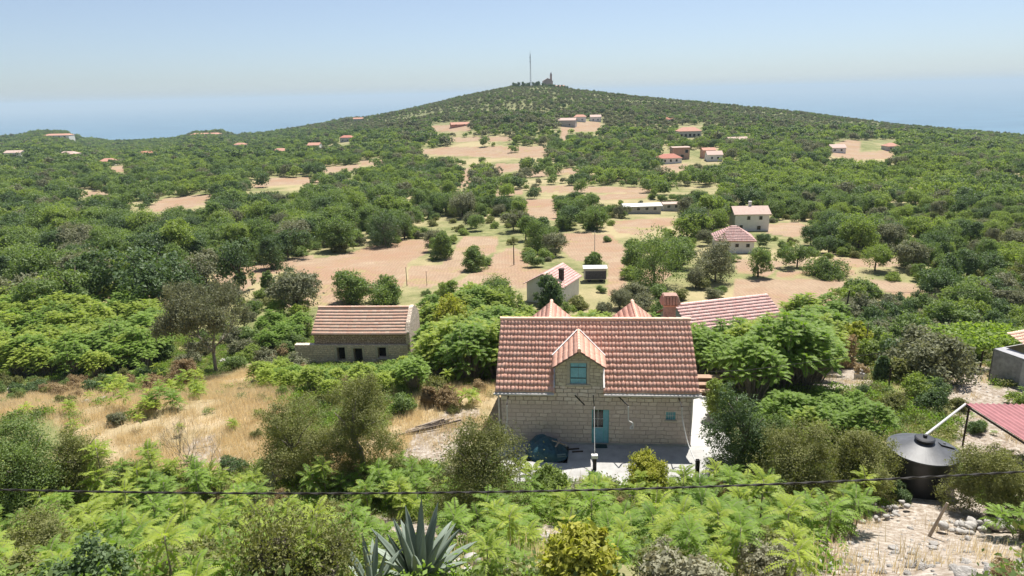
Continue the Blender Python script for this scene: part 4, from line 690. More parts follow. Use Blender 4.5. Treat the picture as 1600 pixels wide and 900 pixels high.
# rocks and rubble
def rockmesh(seed):
    rg = np.random.default_rng(seed); import bmesh
    b = bmesh.new(); bmesh.ops.create_icosphere(b, subdivisions=2, radius=1)
    pl = [unit(rg.standard_normal(3)) for _ in range(9)]
    for v in b.verts:
        c = np.array(v.co)
        for q in pl:
            dd = c @ q - .72
            if dd > 0: c = c - q * dd
        c = c * (1 + .06 * rg.standard_normal()); v.co = c * [1, .8, .62]
    me = bpy.data.meshes.new('rock'); b.to_mesh(me); b.free(); me.materials.append(rockm); return me
ROCKS = [rockmesh(k) for k in range(6)]
def rubble_heap(lb, x0, y0, x1, y1, n, s, spread):
    rg = np.random.default_rng(int(x0 + y0) % 997); a = np.array(P3(x0, y0)); b = np.array(P3(x1, y1)); V = []; F = []; c = 0
    for i in range(n):
        p = a + (b - a) * rg.random() + [*(rg.standard_normal(2) * spread), 0]; p[2] = float(H(p[0], p[1])) + rg.random() * s * 1.4; me = ROCKS[i % 6]; co = np.array([v.co for v in me.vertices]); th = rg.random() * 6.3; Rz = np.array([[cos(th), -sin(th), 0], [sin(th), cos(th), 0], [0, 0, 1]])
        V.append(co @ Rz.T * s * rg.uniform(.4, 1.1) + p); F.append(np.array([list(q.vertices) for q in me.polygons]) + c); c += len(co)
    V = np.vstack(V); m0 = V.mean(0); o = link(bpy.data.objects.new('rubble_wall', npmesh('rubble_wall', V - m0, np.vstack(F), rockm))); o.location = m0; tag(o, lb, 'stone wall')
rubble_heap('grey dry stone rubble wall at the left picture edge above the dry grass', -40, 617, 62, 612, 170, .3, .35)
rubble_heap('small collapsed rubble wall below the left green grove', 172, 592, 212, 584, 70, .3, .35)
rubble_heap('pale rubble at the foot of the bare grey tree', 338, 570, 372, 563, 45, .28, .3); rubble_heap('pale rubble left of the old stone house', 432, 575, 470, 570, 45, .3, .35)
rubble_heap('flat pale stones in the dry grass below the bright saplings at left', 140, 632, 176, 626, 26, .24, .3); rubble_heap('heap of pale rocks below the water tank at lower right', 1300, 812, 1400, 800, 40, .2, .4)
rubble_heap('row of grey boulders right of the leaning post at lower right', 1470, 830, 1590, 826, 46, .27, .35); rubble_heap('scattered pale stones right of the big agave', 830, 850, 880, 845, 26, .17, .35); rubble_heap('pale stones at the bottom right of the agave', 720, 905, 790, 895, 18, .2, .3)
def rocks():
    rg = np.random.default_rng(9); n = 0; px = []
    for i in range(60): px.append((rg.uniform(1190, 1600), rg.uniform(815, 905), rg.uniform(.07, .22)))
    for i, (x, y, s) in enumerate(px): ADD('rock', ROCKS[i % 6], None, P3(x, y, s * .25), rg.random() * 6, s, s, 'pale')
def woodpile():
    p = at(676, 668); o = empty('timber_pile', p, R_(22)); rg = np.random.default_rng(3)
    for i in range(9): m = MB(); a = rg.uniform(-.25, .25); L = rg.uniform(.7, 1.7) if i > 1 else 2.1; m.obox((-L, -.25 + i * .06, .08 + rg.random() * .12), (L * .8, -.2 + i * .05 + a, .12 + rg.random() * .25), .1, .05); m.obj('plank', wood if i % 3 else barkd, o)
    tag(o, 'pile of weathered planks on pale ground left of the stone house', 'timber')
woodpile()
# ------------------------------------------------------------------ vegetation
CLEAR = [[(765,495),(1085,495),(1095,605),(1112,630),(1112,700),(1098,732),(960,738),(860,735),(812,700),(775,610)], [(487,470),(655,470),(655,530),(630,545),(600,560),(480,566),(464,560),(462,535),(487,520)],
 [(1372,665),(1495,665),(1492,770),(1400,745),(1372,715)], [(1420,640),(1510,630),(1510,650),(1430,680)], [(1505,625),(1640,625),(1640,715),(1600,695)], [(570,900),(585,850),(630,795),(700,785),(740,840),(735,900)],
 [(1270,868),(1320,835),(1400,805),(1545,800),(1560,900),(1270,960)], [(640,650),(700,640),(745,645),(735,690),(700,725),(650,715)], [(1240,572),(1330,565),(1365,575),(1350,600),(1245,600)],
 [(833,412),(905,412),(905,455),(900,472),(885,440),(838,440)], [(908,418),(950,418),(950,443),(908,443)], [(1118,362),(1184,362),(1184,392),(1150,392),(1118,380)],
 [(1147,325),(1202,325),(1200,358),(1148,356)], [(976,318),(1070,318),(1070,331),(976,332)], [(1054,473),(1185,460),(1190,492),(1060,500)], [(1028,234),(1132,234),(1132,255),(1028,255)], [(1060,196),(1100,196),(1100,211),(1060,211)], [(870,188),(945,186),(945,198),(870,198)],
 [(1545,548),(1640,545),(1640,602),(1555,602)], [(1295,222),(1400,218),(1400,245),(1295,248)], [(675,193),(735,190),(735,200),(675,202)], [(562,284),(582,284),(582,289),(562,289)], [(1430,745),(1500,745),(1560,800),(1420,800)], [(822,828),(885,822),(885,862),(828,865)],
 [(1038,446),(1058,430),(1084,396),(1090,368),(1102,370),(1096,402),(1072,436),(1050,452)], [(417,728),(432,728),(432,760),(417,760)], [(1480,585),(1550,570),(1560,610),(1500,615)], [(528,215),(552,215),(552,223),(528,223)], [(845,120),(892,120),(892,131),(845,131)]]
HOUSES = [(x, y, r) for (x, y, r) in [(4.2, 38, 6.6), (9, 37.5, 4.5), (.6, 37.6, 4), (-15.5, 66.5, 5.6), (-18, 66.5, 4.2), (-12, 66.5, 4.2), (19.3, 28.9, 1.9), (23.6, 69, 6.5), (4.2, 61, 2.6)]]
for px, py, r in [(850, 474, 5), (930, 441, 2.8), (1148, 396, 5.5), (1174, 361, 6), (1004, 334, 7.5), (1050, 330, 4), (1048, 256, 9), (1064, 249, 7), (1117, 252, 6), (1108, 247, 5), (1078, 215, 12), (720, 198, 12)]: p = at(px, py); HOUSES.append((p[0], p[1] + r * .5, r))
def blocked(x, y, r=0.):
    if -2.2 < x - .087 * (y - 34) < 12.8 and 29.6 < y < 42: return True
    return any((x - a) ** 2 + (y - b) ** 2 < (c + r * .7) ** 2 for a, b, c in HOUSES)
def is_clear(P, hgt, rad, strict=True):
    """keeps a plant from hiding the houses, patio and fields that stay open in the valley"""
    f = (1., .75, .45) if strict else (.75, .4); pts = [(P[0] + s * rad * .7, P[1], P[2] + hgt * q) for q in f for s in (-1, 0, 1)]; x, y, _ = proj(pts)
    for a in CLEAR:
        if inpoly(x, y, a).any(): return False
    x, y, _ = proj([(P[0], P[1], P[2]), (P[0], P[1], P[2] + hgt * .45)])
    return not any(inpoly(x, y, a).any() for a in FIELDS)
POOL = {}
def ADD(pool, mesh, trunk, loc, rzv, sc, hgt, tone): POOL.setdefault(pool, []).append((mesh, trunk, tuple(loc), rzv, sc, hgt, tone))
LM = dict(tones=('dark', 'mid', 'light', 'olive'))
def variants(kind, seeds, n, size, tones, **kw):
    out = {t: [] for t in tones}
    for s in seeds:
        V, F, t = crown(blobset(kind, s), n, size, s, **kw)
        for tn in tones: out[tn].append(npmesh('%s_crown' % kind, V, F, leaf[tn], t))
    return out
TN = ('dark', 'mid', 'light', 'olive')
TREE = {k: v for k, v in (('round', variants('round', (1, 2, 3), 8500, .026, TN, clumps=34, sig=.17)), ('tall', variants('tall', (4, 5), 6000, .024, TN, clumps=34)), ('wide', variants('wide', (6, 7), 7000, .028, TN, clumps=30)))}
TREEALL = {t: TREE['round'][t] + TREE['tall'][t] + TREE['wide'][t] for t in TN}
TM = {t: variants('round', (11, 12), 1700, .05, (t,), clumps=24)[t] + variants('wide', (13, 14), 1700, .052, (t,), clumps=20)[t] for t in TN}
TF = {t: variants('round', (21,), 420, .1, (t,), clumps=14)[t] + variants('wide', (22, 23), 420, .1, (t,), clumps=12)[t] for t in TN}
BUSH = variants('bush', (31, 32, 33), 5200, .036, TN + ('jun', 'yellow', 'brown', 'grey'), clumps=40, sig=.15)
TRUNK = [limbs(1, .3, 5, s, .028).mesh('trunk', bark, True) for s in (1, 2)]
# pinnate leaved saplings and grove trees
SAP = []; SAPT = []
for s, tops in enumerate([[(0, 0, 1.3)], [(0, 0, 1.7)], [(0, 0, 1.0), (.55, .2, .8)], [(0, 0, 2.), (-.5, .3, 1.3)], [(0, 0, 1.5), (.6, -.3, 1.1), (-.4, .5, .9)], [(0, 0, .8)]]):
    V, F, t, m = ailanthus(50 + s, tops, 12, 15, .95, .036, .17); SAP.append({k: npmesh('sapling_leaves', V, F, leaf[k], t) for k in ('ail', 'ailb')}); SAPT.append(m.mesh('stem', barkg, True))
GRV = []; GRVT = []
for s in range(4):
    rg = np.random.default_rng(80 + s); tops = []
    for i in range(22): a = i * 2.4; q = sqrt_ = math.sqrt((i + .5) / 22) * 1.75; tops.append((cos(a) * q + rg.uniform(-.2, .2), sin(a) * q + rg.uniform(-.2, .2), 4.1 - .62 * q ** 1.5 + rg.uniform(-.5, .4)))
    V, F, t, m = ailanthus(90 + s, tops, 9, 14, 1.0, .062, .21); GRV.append({k: npmesh('grove_crown', V, F, leaf[k], t) for k in ('ail', 'ailb')}); GRVT.append(m.mesh('trunk', barkg, True))
def hsize(P, dp): return dp * proj(P)[2][0] / FPX / math.cos(math.radians(20))
# ---- plants that the photograph shows one by one
def big_shrub(name, px, py, pt, wpx, tone, lb, cat='shrub', cone=False, n=15000, leafsz=.055, seed=1, fine=.5, low=-.75):
    P = at(px, py); z = proj(P)[2][0]; hgt = max(hsize(P, py - pt) , .5); w = wpx * z / FPX / 2 * (1.38 if cone else 1.15); rg = np.random.default_rng(seed); b = []
    for i in range(16):
        a = rg.random() * 2 * pi; zz = rg.uniform(.03, .88); lim = (1 - zz) * .95 + .1 if cone else (1 - max(zz - .5, 0) * 1.1); q = rg.uniform(.15, .75) * lim * w; s = rg.uniform(.22, .4) * w * (.55 + .45 * lim); b.append((cos(a) * q, sin(a) * q, zz * hgt - s * .2, s, s, s * rg.uniform(.9, 1.3)))
    b.append((0, 0, hgt * .4, w * .6, w * .6, hgt * .38)); V, F, t = crown(b, n, leafsz, seed, clumps=30, sig=.2, low=low, asp=fine)
    V[:, 2] = np.maximum(V[:, 2], -.3); o = empty(name, P); link(bpy.data.objects.new('foliage', npmesh('foliage', V, F, leaf[tone], t)), o); m = limbs(hgt * .9, w * .6, 7, seed, .06 + hgt * .012); m.obj('stem', barkg, o, smooth=True); tag(o, lb, cat); return o
SPEC = [
 ('juniper', 756, 812, 640, 150, 'jun', 'large pointed olive green juniper left of the patio in the foreground', True, 1), ('mastic_shrub', 470, 742, 632, 128, 'jun', 'rounded dull green shrub at the right end of the dry grass', False, 2),
 ('olive_shrub', 572, 740, 576, 118, 'jun', 'tall dull green bush between the dry grass and the stone house', False, 3), ('holm_oak', 1150, 742, 592, 100, 'dark', 'dense dark holm oak shading the white path right of the stone house', False, 4), ('laurel_shrub', 1205, 735, 640, 90, 'mid', 'leafy mid green shrub right of the dense holm oak', False, 41), ('leafy_shrub', 1120, 655, 590, 44, 'light', 'light leafy bush behind the holm oak beside the garden steps', False, 42),
 ('mastic_shrub', 1238, 790, 655, 150, 'jun', 'broad yellowish green shrub between the holm oak and the water tank', False, 5), ('mastic_shrub', 1338, 770, 672, 110, 'jun', 'fine leaved shrub touching the left side of the water tank', False, 6),
 ('laurel_shrub', 40, 800, 655, 150, 'mid', 'big leafy green shrub at the left edge below the dry grass', False, 7), ('juniper', 130, 765, 660, 90, 'jun', 'dull green pointed shrub right of the big leafy shrub at left', True, 8),
 ('broom_shrub', 50, 925, 835, 170, 'jun', 'feathery grey green bush in the bottom left corner', False, 9), 
 ('yellow_shrub', 905, 925, 805, 120, 'yellow', 'bright yellow green shrub at the bottom centre right', False, 11), ('olive_shrub', 1548, 805, 690, 120, 'jun', 'hazy dull green shrub under the pink metal roof', False, 12),
 ('olive_tree', 1452, 600, 522, 130, 'olive', 'soft grey green olive tree left of the vine pergola', False, 13), ('dry_shrub', 1298, 572, 516, 62, 'brown', 'rusty brown rounded bush behind the gravel clearing', False, 14),
 ('olive_tree', 862, 484, 432, 52, 'dark', 'dark olive tree in front of the small white cottage', False, 15), ('dry_shrub', 286, 606, 560, 50, 'brown', 'reddish brown dry bush left of the bare grey tree', False, 16),
 ('leafy_shrub', 862, 768, 730, 60, 'light', 'small bright leafy bush at the front left of the patio', False, 17), ('leafy_shrub', 1012, 768, 716, 70, 'yellow', 'pale yellowish bush before the middle of the patio', False, 18),
 ('yellow_shrub', 1330, 560, 500, 60, 'yellow', 'yellow green bush behind the brown one near the gravel clearing', False, 19), ('leafy_shrub', 1400, 600, 555, 60, 'jun', 'speckled light bush right of the gravel clearing', False, 20),
 ('round_tree', 842, 394, 342, 58, 'mid', 'lone round green tree in the straw field above the cottage', False, 21), ('round_tree', 1022, 444, 366, 108, 'mid', 'largest round tree in the valley beside the pale track', False, 22),
 ('round_tree', 689, 404, 360, 38, 'mid', 'round tree on the field bank with shade below', False, 23), ('round_tree', 741, 422, 386, 44, 'mid', 'low domed tree on the straw field bank right of the round one', False, 24),
 ('round_tree', 603, 384, 330, 56, 'dark', 'large dark round tree at the top edge of the big straw field', False, 25), ('round_tree', 452, 466, 424, 50, 'dark', 'dark domed tree at the lower left of the big straw field', False, 26),
 ('narrow_tree', 420, 460, 422, 22, 'mid', 'narrow small tree just left of the dark domed tree', False, 27), ('hedge_shrub', 548, 472, 428, 62, 'mid', 'light green rounded hedge bush above the old house roof', False, 28), ('hedge_shrub', 598, 474, 434, 66, 'mid', 'right hand hedge bush above the old house roof', False, 29),
 ('olive_tree', 1118, 440, 374, 70, 'olive', 'pale olive toned tree right of the largest round tree', False, 30), ('round_tree', 1478, 462, 392, 40, 'dark', 'dark upright tree right of the brown field', False, 31), ('round_tree', 425, 420, 372, 50, 'dark', 'dark tree at the left corner of the big straw field', False, 32),
 ('round_tree', 930, 425, 390, 30, 'mid', 'small tree in the little field above the trailer', False, 33), ('round_tree', 985, 470, 448, 60, 'olive', 'low olive toned bush above the chimney', False, 34), ('hedge_shrub', 1290, 432, 408, 60, 'mid', 'low bush on the bank between the two brown fields', False, 35),
 ('cypress', 1375, 600, 548, 17, 'dark', 'small dark conical tree at the right end of the gravel clearing', True, 36), ('yellow_shrub', 712, 545, 455, 70, 'yellow', 'tall yellow green tree between the old house and the stone house', False, 37), ('dry_shrub', 672, 632, 602, 26, 'brown', 'small rust coloured dry bush right of the tall dull bush', False, 38)]
for (nm, px, py, pt, w, tn, lb, cone, sd) in SPEC:
    near = py > 600; cat = 'tree' if ('tree' in nm or 'oak' in nm or 'cypress' in nm) else 'shrub'
    big_shrub(nm, px, py, pt, w, tn, lb, cat, cone, n=(38000 if w > 100 else 20000) if near else 9000, leafsz=.065 if tn == 'grey' else (.05 if near and tn == 'jun' else (.052 if near else .13)), seed=sd, fine=.1 if tn == 'grey' else (.38 if tn == 'jun' else .55))
    P = at(px, py); HOUSES.append((P[0], P[1], w * proj(P)[2][0] / FPX / 2 * .6))
def bare_tree(name, px, py, pt, wpx, leafn, lb, seed, dead=False, mat=barkg, lsz=.1):
    P = at(px, py); hgt = hsize(P, py - pt); w = wpx * proj(P)[2][0] / FPX / 2; rg = np.random.default_rng(seed); m = MB(); tips = []
    def grow(p, d, L, r, dep):
        q = p + d * L * .5 + rg.standard_normal(3) * L * .06; e = q + unit(d + rg.standard_normal(3) * .25) * L * .5; m.tube([p, q, e], [r, r * .85, r * .68], 5 if dep < 3 else 3, cap=False)
        if dep >= (4 if dead else 6): tips.append((e, d)); return
        for _ in range(rg.integers(2, 4)):
            nd = unit(d + rg.standard_normal(3) * (.55 if not dead else .5) + np.array([0, 0, .12]));
            if nd[2] < -.1: nd[2] *= -.3
            grow(e, nd, L * rg.uniform(.68, .84), r * .6, dep + 1)
        if dep > 1: tips.append((e, d))
    if dead:
        for k in range(4): a = rg.uniform(0, 6.3); grow(np.zeros(3) - [0, 0, .1], unit(np.array([cos(a) * .8, sin(a) * .5, .8])), hgt * .33, .03, 0)
    else:
        m.tube([(0, 0, -.3), (0.05, 0, hgt * .2)], [.22, .17], 8)
        for k in range(5): a = k * 1.26 + rg.random() * .4; grow(np.array([.05, 0, hgt * .19]), unit(np.array([cos(a) * .62, sin(a) * .62, .8])), hgt * .21, .1, 1)
    o = empty(name, P); tp = np.array([t[0] for t in tips]); ext = np.abs(tp[:, :2]).max(); sc = w / ext * 1.1; so = m.obj('branches', mat, o, smooth=True); so.scale = (sc, sc, hgt / tp[:, 2].max())
    if leafn:
        k = rg.integers(0, len(tp), leafn); C = tp[k] + rg.standard_normal((leafn, 3)) * .2 / sc; V, F = leaves(C, rg.standard_normal((leafn, 3)) + [0, 0, .5], lsz / sc, rg, .4); lo = link(bpy.data.objects.new('sparse_leaves', npmesh('sparse_leaves', V, F, leaf['olive' if lsz > .05 else 'jun'], rg.random(leafn))), o); lo.scale = so.scale
    tag(o, lb, 'tree')
bare_tree('bare_tree', 338, 584, 447, 150, 30000, 'wide grey olive thin leaved tree behind the dry grass', 3)
bare_tree('dead_tree', 322, 762, 655, 130, 0, 'small leafless dead tree with thin pale and dark branches in the dry grass', 5, dead=True, mat=wood)
bare_tree('dead_sapling', 300, 775, 610, 60, 0, 'tall thin dark leafless branches beside the small dead tree', 8, dead=True, mat=barkd)
bare_tree('dry_shrub', 432, 922, 825, 85, 5000, 'twiggy grey brown half dry shrub left of the agave', 12, lsz=.028); bare_tree('dry_shrub', 508, 925, 838, 90, 6000, 'smaller twiggy grey shrub between the big twiggy one and the agave', 14, lsz=.028)
HOUSES += [(*at(425, 900)[:2], .7)]
# ---- random sampling over the land
def region(poly, cell, fn, seed):
    """jittered world grid over the ground seen inside a pixel polygon"""
    rg = np.random.default_rng(seed); P = np.array([at(x, y) for x, y in poly]); x0, x1, y0, y1 = P[:, 0].min(), P[:, 0].max(), P[:, 1].min(), P[:, 1].max(); X, Y = np.meshgrid(np.arange(x0, x1, cell), np.arange(y0, y1, cell)); X = X.ravel() + rg.uniform(-.45, .45, X.size) * cell; Y = Y.ravel() + rg.uniform(-.45, .45, Y.size) * cell; Z = H(X, Y)
    qx, qy, _ = proj(np.stack([X, Y, Z], 1)); k = inpoly(qx, qy, poly)
    for x, y, z in zip(X[k], Y[k], Z[k]): fn(rg, x, y, z)
def add_grove(rg, x, y, z, h0=3.2, h1=5.2, bright=.35):
    hgt = rg.uniform(h0, h1)
    for _ in range(4):
        if is_clear((x, y, z), hgt, hgt * .4): break
        hgt *= .72
    else: return
    if blocked(x, y, hgt * .3): return
    i = rg.integers(4); t = 'ailb' if rg.random() < bright else 'ail'; s = hgt / 4.6; ADD('grove', GRV[i][t], GRVT[i], (x, y, z - .1), rg.random() * 6.3, s, hgt, t)
region([(-60,600),(60,596),(250,592),(268,530),(245,488),(120,472),(-60,480)], 2.7, lambda *a: add_grove(*a, bright=.4), 1)
region([(1120,720),(1128,520),(1190,500),(1290,520),(1280,640),(1200,700)], 2.0, lambda *a: add_grove(*a, h0=3.6, h1=5.8, bright=.2), 2)
region([(665,600),(655,500),(760,480),(790,520),(765,575),(720,605)], 2.0, lambda *a: add_grove(*a, h0=3.0, h1=5.2, bright=.55), 3)
region([(400,560),(405,500),(480,490),(480,560)], 2.8, lambda *a: add_grove(*a, h0=2.4, h1=4, bright=.2), 4)
region([(395,600),(470,585),(560,590),(650,575),(665,620),(590,640),(450,625)], 2.0, lambda *a: add_grove(*a, h0=1.6, h1=2.8, bright=.5), 5)
def behind_house():
    rg = np.random.default_rng(64)
    for b in np.arange(46, 76, 2.3):
        for a in np.arange(-10, 17.5, 2.2):
            x, y = a + rg.uniform(-.9, .9), b + rg.uniform(-.9, .9); z = float(H(x, y)); px, py, zd = proj((x, y, z)); hgt = min((py[0] - rg.uniform(463, 494)) * zd[0] / FPX / .96, rg.uniform(4.4, 5.6))
            if hgt < 1.6 or blocked(x, y, hgt * .25) or px[0] > 1250 or px[0] < 676: continue
            tx, ty, _ = proj([(x, y, z + hgt), (x + 1, y, z + hgt * .8), (x - 1, y, z + hgt * .8)])
            if any(inpoly(tx, ty, q).any() for q in ([(828, 408), (908, 408), (908, 462), (898, 476), (880, 470), (838, 452)], [(1030, 455), (1060, 455), (1060, 498), (1030, 498)], [(1054, 470), (1190, 458), (1195, 486), (1060, 500)], [(838, 470), (885, 470), (885, 500), (838, 500)], [(962, 470), (1018, 470), (1018, 500), (962, 500)])): continue
            i = rg.integers(4); t = 'ailb' if rg.random() < .5 else 'ail'; ADD('grove', GRV[i][t], GRVT[i], (x, y, z - .1), rg.random() * 6.3, hgt / 4.6, hgt, t)
behind_house()
region([(1185,715),(1195,640),(1290,625),(1390,632),(1375,690),(1290,720)], 2.0, lambda *a: add_grove(*a, h0=1.8, h1=3.2, bright=.15), 61)
region([(1100,760),(1130,735),(1240,700),(1300,640),(1370,640),(1360,700),(1300,760)], 1.9, lambda *a: add_grove(*a, h0=1.3, h1=2.5, bright=.2), 6)
def add_sap(rg, x, y, z, s0=.6, s1=1.15, bright=.4):
    if blocked(x, y, .2): return
    i = rg.integers(6); s = rg.uniform(s0, s1)
    for _ in range(4):
        if is_clear((x, y, z), s * 2., .6 * s): break
        s *= .75
    else: return
    t = 'ailb' if rg.random() < bright * .75 else 'ail'; ADD('sapling', SAP[i][t], SAPT[i], (x, y, z), rg.random() * 6.3, s, s * 2.2, t)
def fore(rg, x, y, z):
    px, py, _ = proj((x, y, z)); n = wob(x, y, 2.7, 4)
    if any(inpoly(px, py, a).any() for a in PALE) or n < -.55: return
    q = min(1., _[0] / 19.)
    b = .75 if px[0] < 520 or px[0] > 860 else .35; add_sap(rg, x, y, z, .55 * q, 1.15 * q if py[0] > 760 else .9 * q, b)
region([(-80,980),(-60,760),(300,745),(420,760),(640,735),(700,745),(860,765),(1100,770),(1180,740),(1360,760),(1440,800),(1640,800),(1700,980)], 1.12, fore, 7)
for px, py, s in [(575,800,1.3),(602,790,1.15),(930,802,1.1),(1290,868,1.35),(165,772,1.3),(90,868,1.2),(712,868,1.1),(1185,845,1.3),(1330,835,1.1),(1592,842,1.1),(1560,805,1.),(1225,880,1.2),(250,845,1.2),(380,805,1.1),(1065,805,1.05),(492,782,1.15),(1120,860,1.2),(800,850,1.1),(1010,870,1.2),(330,870,1.1),(20,800,1.2),(545,850,1.1)]:
    i = int(px) % 6; t = 'ailb' if px % 2 else 'ail'; ADD('sapling', SAP[i][t], SAPT[i], at(px, py), px * .7, s, s * 2.2, t)
region([(-40,720),(60,640),(440,590),(480,640),(420,740),(180,735)], 2.7, lambda rg, x, y, z: ADD('sapling', SAP[rg.integers(3)]['ailb'], SAPT[5], (x, y, z), rg.random() * 6.3, rg.uniform(.45, .85), 1.3, 'ailb') if rg.random() < .42 else None, 8)
region([(1400,660),(1430,600),(1620,600),(1640,800),(1500,800),(1490,690)], 1.7, lambda *a: add_sap(*a, s0=.5, s1=.9, bright=.3), 9)
region([(180,600),(240,590),(330,600),(340,640),(150,660)], 2.2, lambda *a: add_sap(*a, s0=.6, s1=1., bright=.6), 10)
region([(680,620),(700,590),(775,575),(780,640),(700,640)], 1.8, lambda *a: add_sap(*a, s0=.5, s1=.9, bright=.5), 12)
# mixed shrubs round the houses
def add_bush(rg, x, y, z, h0=1., h1=2.2, tones=('mid', 'light', 'jun', 'dark'), wide=1.1):
    hgt = rg.uniform(h0, h1)
    for _ in range(3):
        if is_clear((x, y, z), hgt, hgt * .5): break
        hgt *= .7
    else: return
    if blocked(x, y, hgt * .5): return
    t = tones[rg.integers(len(tones))]; m = BUSH[t][rg.integers(3)]; ADD('shrub', m, None, (x, y, z - .05), rg.random() * 6.3, (hgt * wide, hgt * wide, hgt * 1.1), hgt, t)
region([(1290,540),(1240,480),(1330,450),(1480,470),(1640,440),(1700,520),(1640,560),(1500,560),(1400,580)], 3.0, lambda *a: add_bush(*a, h0=1.8, h1=4., tones=('mid', 'dark', 'light', 'olive')), 20)
region([(1280,640),(1300,605),(1400,600),(1500,610),(1620,600),(1640,700),(1500,700),(1380,660)], 2.1, lambda *a: add_bush(*a, h0=.8, h1=1.7), 21)
region([(-60,640),(-60,590),(260,590),(280,610),(100,625)], 2.4, lambda *a: add_bush(*a, h0=.8, h1=1.6, tones=('jun', 'dark', 'mid', 'brown')), 22)
region([(400,590),(400,520),(480,570),(640,590),(780,560),(780,660),(640,650),(500,620)], 2.4, lambda *a: add_bush(*a, h0=.6, h1=1.5, tones=('jun', 'light', 'mid', 'brown')), 23)
region([(-80,980),(-60,740),(300,735),(700,735),(1100,755),(1360,730),(1700,760),(1700,980)], 1.9, lambda *a: add_bush(*a, h0=.5, h1=1.1, tones=('jun', 'dark', 'mid', 'jun', 'brown', 'grey')), 24)
region([(20,640),(180,610),(420,590),(460,640),(420,720),(200,710)], 3.6, lambda rg, x, y, z: add_bush(rg, x, y, z, h0=.4, h1=1.15, tones=('jun', 'light', 'olive', 'brown')) if rg.random() < .5 else None, 25)
def valley():
    rg = np.random.default_rng(77); rows = []
    def grid(r0, r1, cell, hfun, keepf, far):
        az0, az1 = math.radians(-41), math.radians(41); n = int((az1 - az0) / 2 * (r1 * r1 - r0 * r0) / cell ** 2); 
        gx, gy = np.meshgrid(np.arange(-r1 * .68, r1 * .68, cell), np.arange(r0 * .7, r1, cell)); x = gx.ravel() + rg.uniform(-.48, .48, gx.size) * cell; y = gy.ravel() + rg.uniform(-.48, .48, gy.size) * cell; r = np.hypot(x, y); a = np.arctan2(x, y); k = (r > r0) & (r < r1) & (a > az0) & (a < az1); x, y, r, a = x[k], y[k], r[k], a[k]
        k = r < np.interp(np.degrees(a), RCA, RCR) + 60; x, y, r = x[k], y[k], r[k]; z = H(x, y); hg = hfun(x, y, r); m = np.ones(len(x), bool); dens = wob(x, y, 9 if not far else 45, 8)
        X, Y, Zd = proj(np.stack([x, y, z], 1)); X2, Y2, _ = proj(np.stack([x, y, z + hg * .5], 1)); X3, Y3, _ = proj(np.stack([x, y, z + hg * .85], 1))
        lone = rg.random(len(x)) < (.018 if cell < 4 else .003)
        for q in FIELDS: m &= lone | (~inpoly(X, Y, q) & ~inpoly(X2, Y2, q) & ~(inpoly(X3, Y3, q) & (Y < 475)))
        lone2 = rg.random(len(x)) < (.22 if cell < 4 else .02)
        for q in OPEN: m &= lone2 | ~(inpoly(X, Y, q) | inpoly(X2, Y2, q))
        for q in CLEAR: m &= ~inpoly(X2, Y2, q) & ~inpoly(X3, Y3, q) & ~inpoly(X, Y, q)
        for (hx, hy, hr) in HOUSES: m &= (x - hx) ** 2 + (y - hy) ** 2 > (hr + 1) ** 2
        m &= keepf(x, y, r, X, Y, dens); return x[m], y[m], z[m], hg[m], X[m], Y[m], Zd[m]
    def tone(px, py, r):
        # open pale scrub right of centre and high on the hill, darker woodland on the left and in the dips
        q = rg.random()
        if 1150 < px < 1500 and 262 < py < 310: return 'light' if q < .65 else 'mid'
        if py < 205: return 'olive' if q < .6 else ('mid' if q < .88 else 'dark')
        if px < 620: return 'dark' if q < .27 else ('mid' if q < .72 else ('light' if q < .92 else 'olive'))
        return 'dark' if q < .2 else ('mid' if q < .56 else ('light' if q < .82 else 'olive'))
    # near valley: trees and shrubs as individuals
    def hn(x, y, r): b = rg.uniform(3.2, 7.6, len(x)); return b * np.where((x < -12) & (r < 260), 1.1, .82) * (1 + .25 * wob(x, y, 26, 3))
    x, y, z, hg, X, Y, Zd = grid(78, 235, 6.0, hn, lambda x, y, r, X, Y, d: (Y < 500) & ~((np.abs(X - 1250) < 140) & (Y > 440)) & (d > -.75), False)
    for i in range(len(x)):
        t = tone(X[i], Y[i], 0); L_ = TREEALL[t]; k = rg.integers(len(L_)); ADD('tree', L_[k], TRUNK[k % 2], (x[i], y[i], z[i] - .1), rg.random() * 6.3, hg[i] * rg.uniform(.9, 1.1), hg[i], t)
    x, y, z, hg, X, Y, Zd = grid(42, 235, 3.4, lambda x, y, r: rg.uniform(1.1, 2.7, len(x)), lambda x, y, r, X, Y, d: (rg.random(len(x)) < .8) & (Y < 590) & ~((X > 1090) & (r < 72) & (X < 1290)) & ~((X < 250) & (r < 80)), False)
    for i in range(len(x)):
        t = ('mid', 'light', 'light', 'jun', 'olive', 'mid')[rg.integers(6)]; ADD('shrub', BUSH[t][rg.integers(3)], None, (x[i], y[i], z[i] - .1), rg.random() * 6.3, (hg[i] * 1.15, hg[i] * 1.15, hg[i]), hg[i], t)
    # farther land, one mass of woodland
    ix = {t: i for i, t in enumerate(TN)}
    x, y, z, hg, X, Y, Zd = grid(235, 470, 5.4, lambda x, y, r: rg.uniform(2.4, 6.8, len(x)), lambda x, y, r, X, Y, d: d > -.8, False); src = [m for t in TN for m in TM[t]]
    scatter('valley_woodland', np.stack([x, y, z - .2], 1), hg, [ix[tone(a, b, 0)] * 4 + rg.integers(4) for a, b in zip(X, Y)], src, rg)
    def hf(x, y, r): s = sstep((r - 600) / 300) * (np.abs(np.degrees(np.arctan2(x, y))) < 40); return rg.uniform(2.6, 6.6, len(x)) * (1 - .42 * s * (x > -250)) * (1 + .35 * wob(x, y, 50, 6))
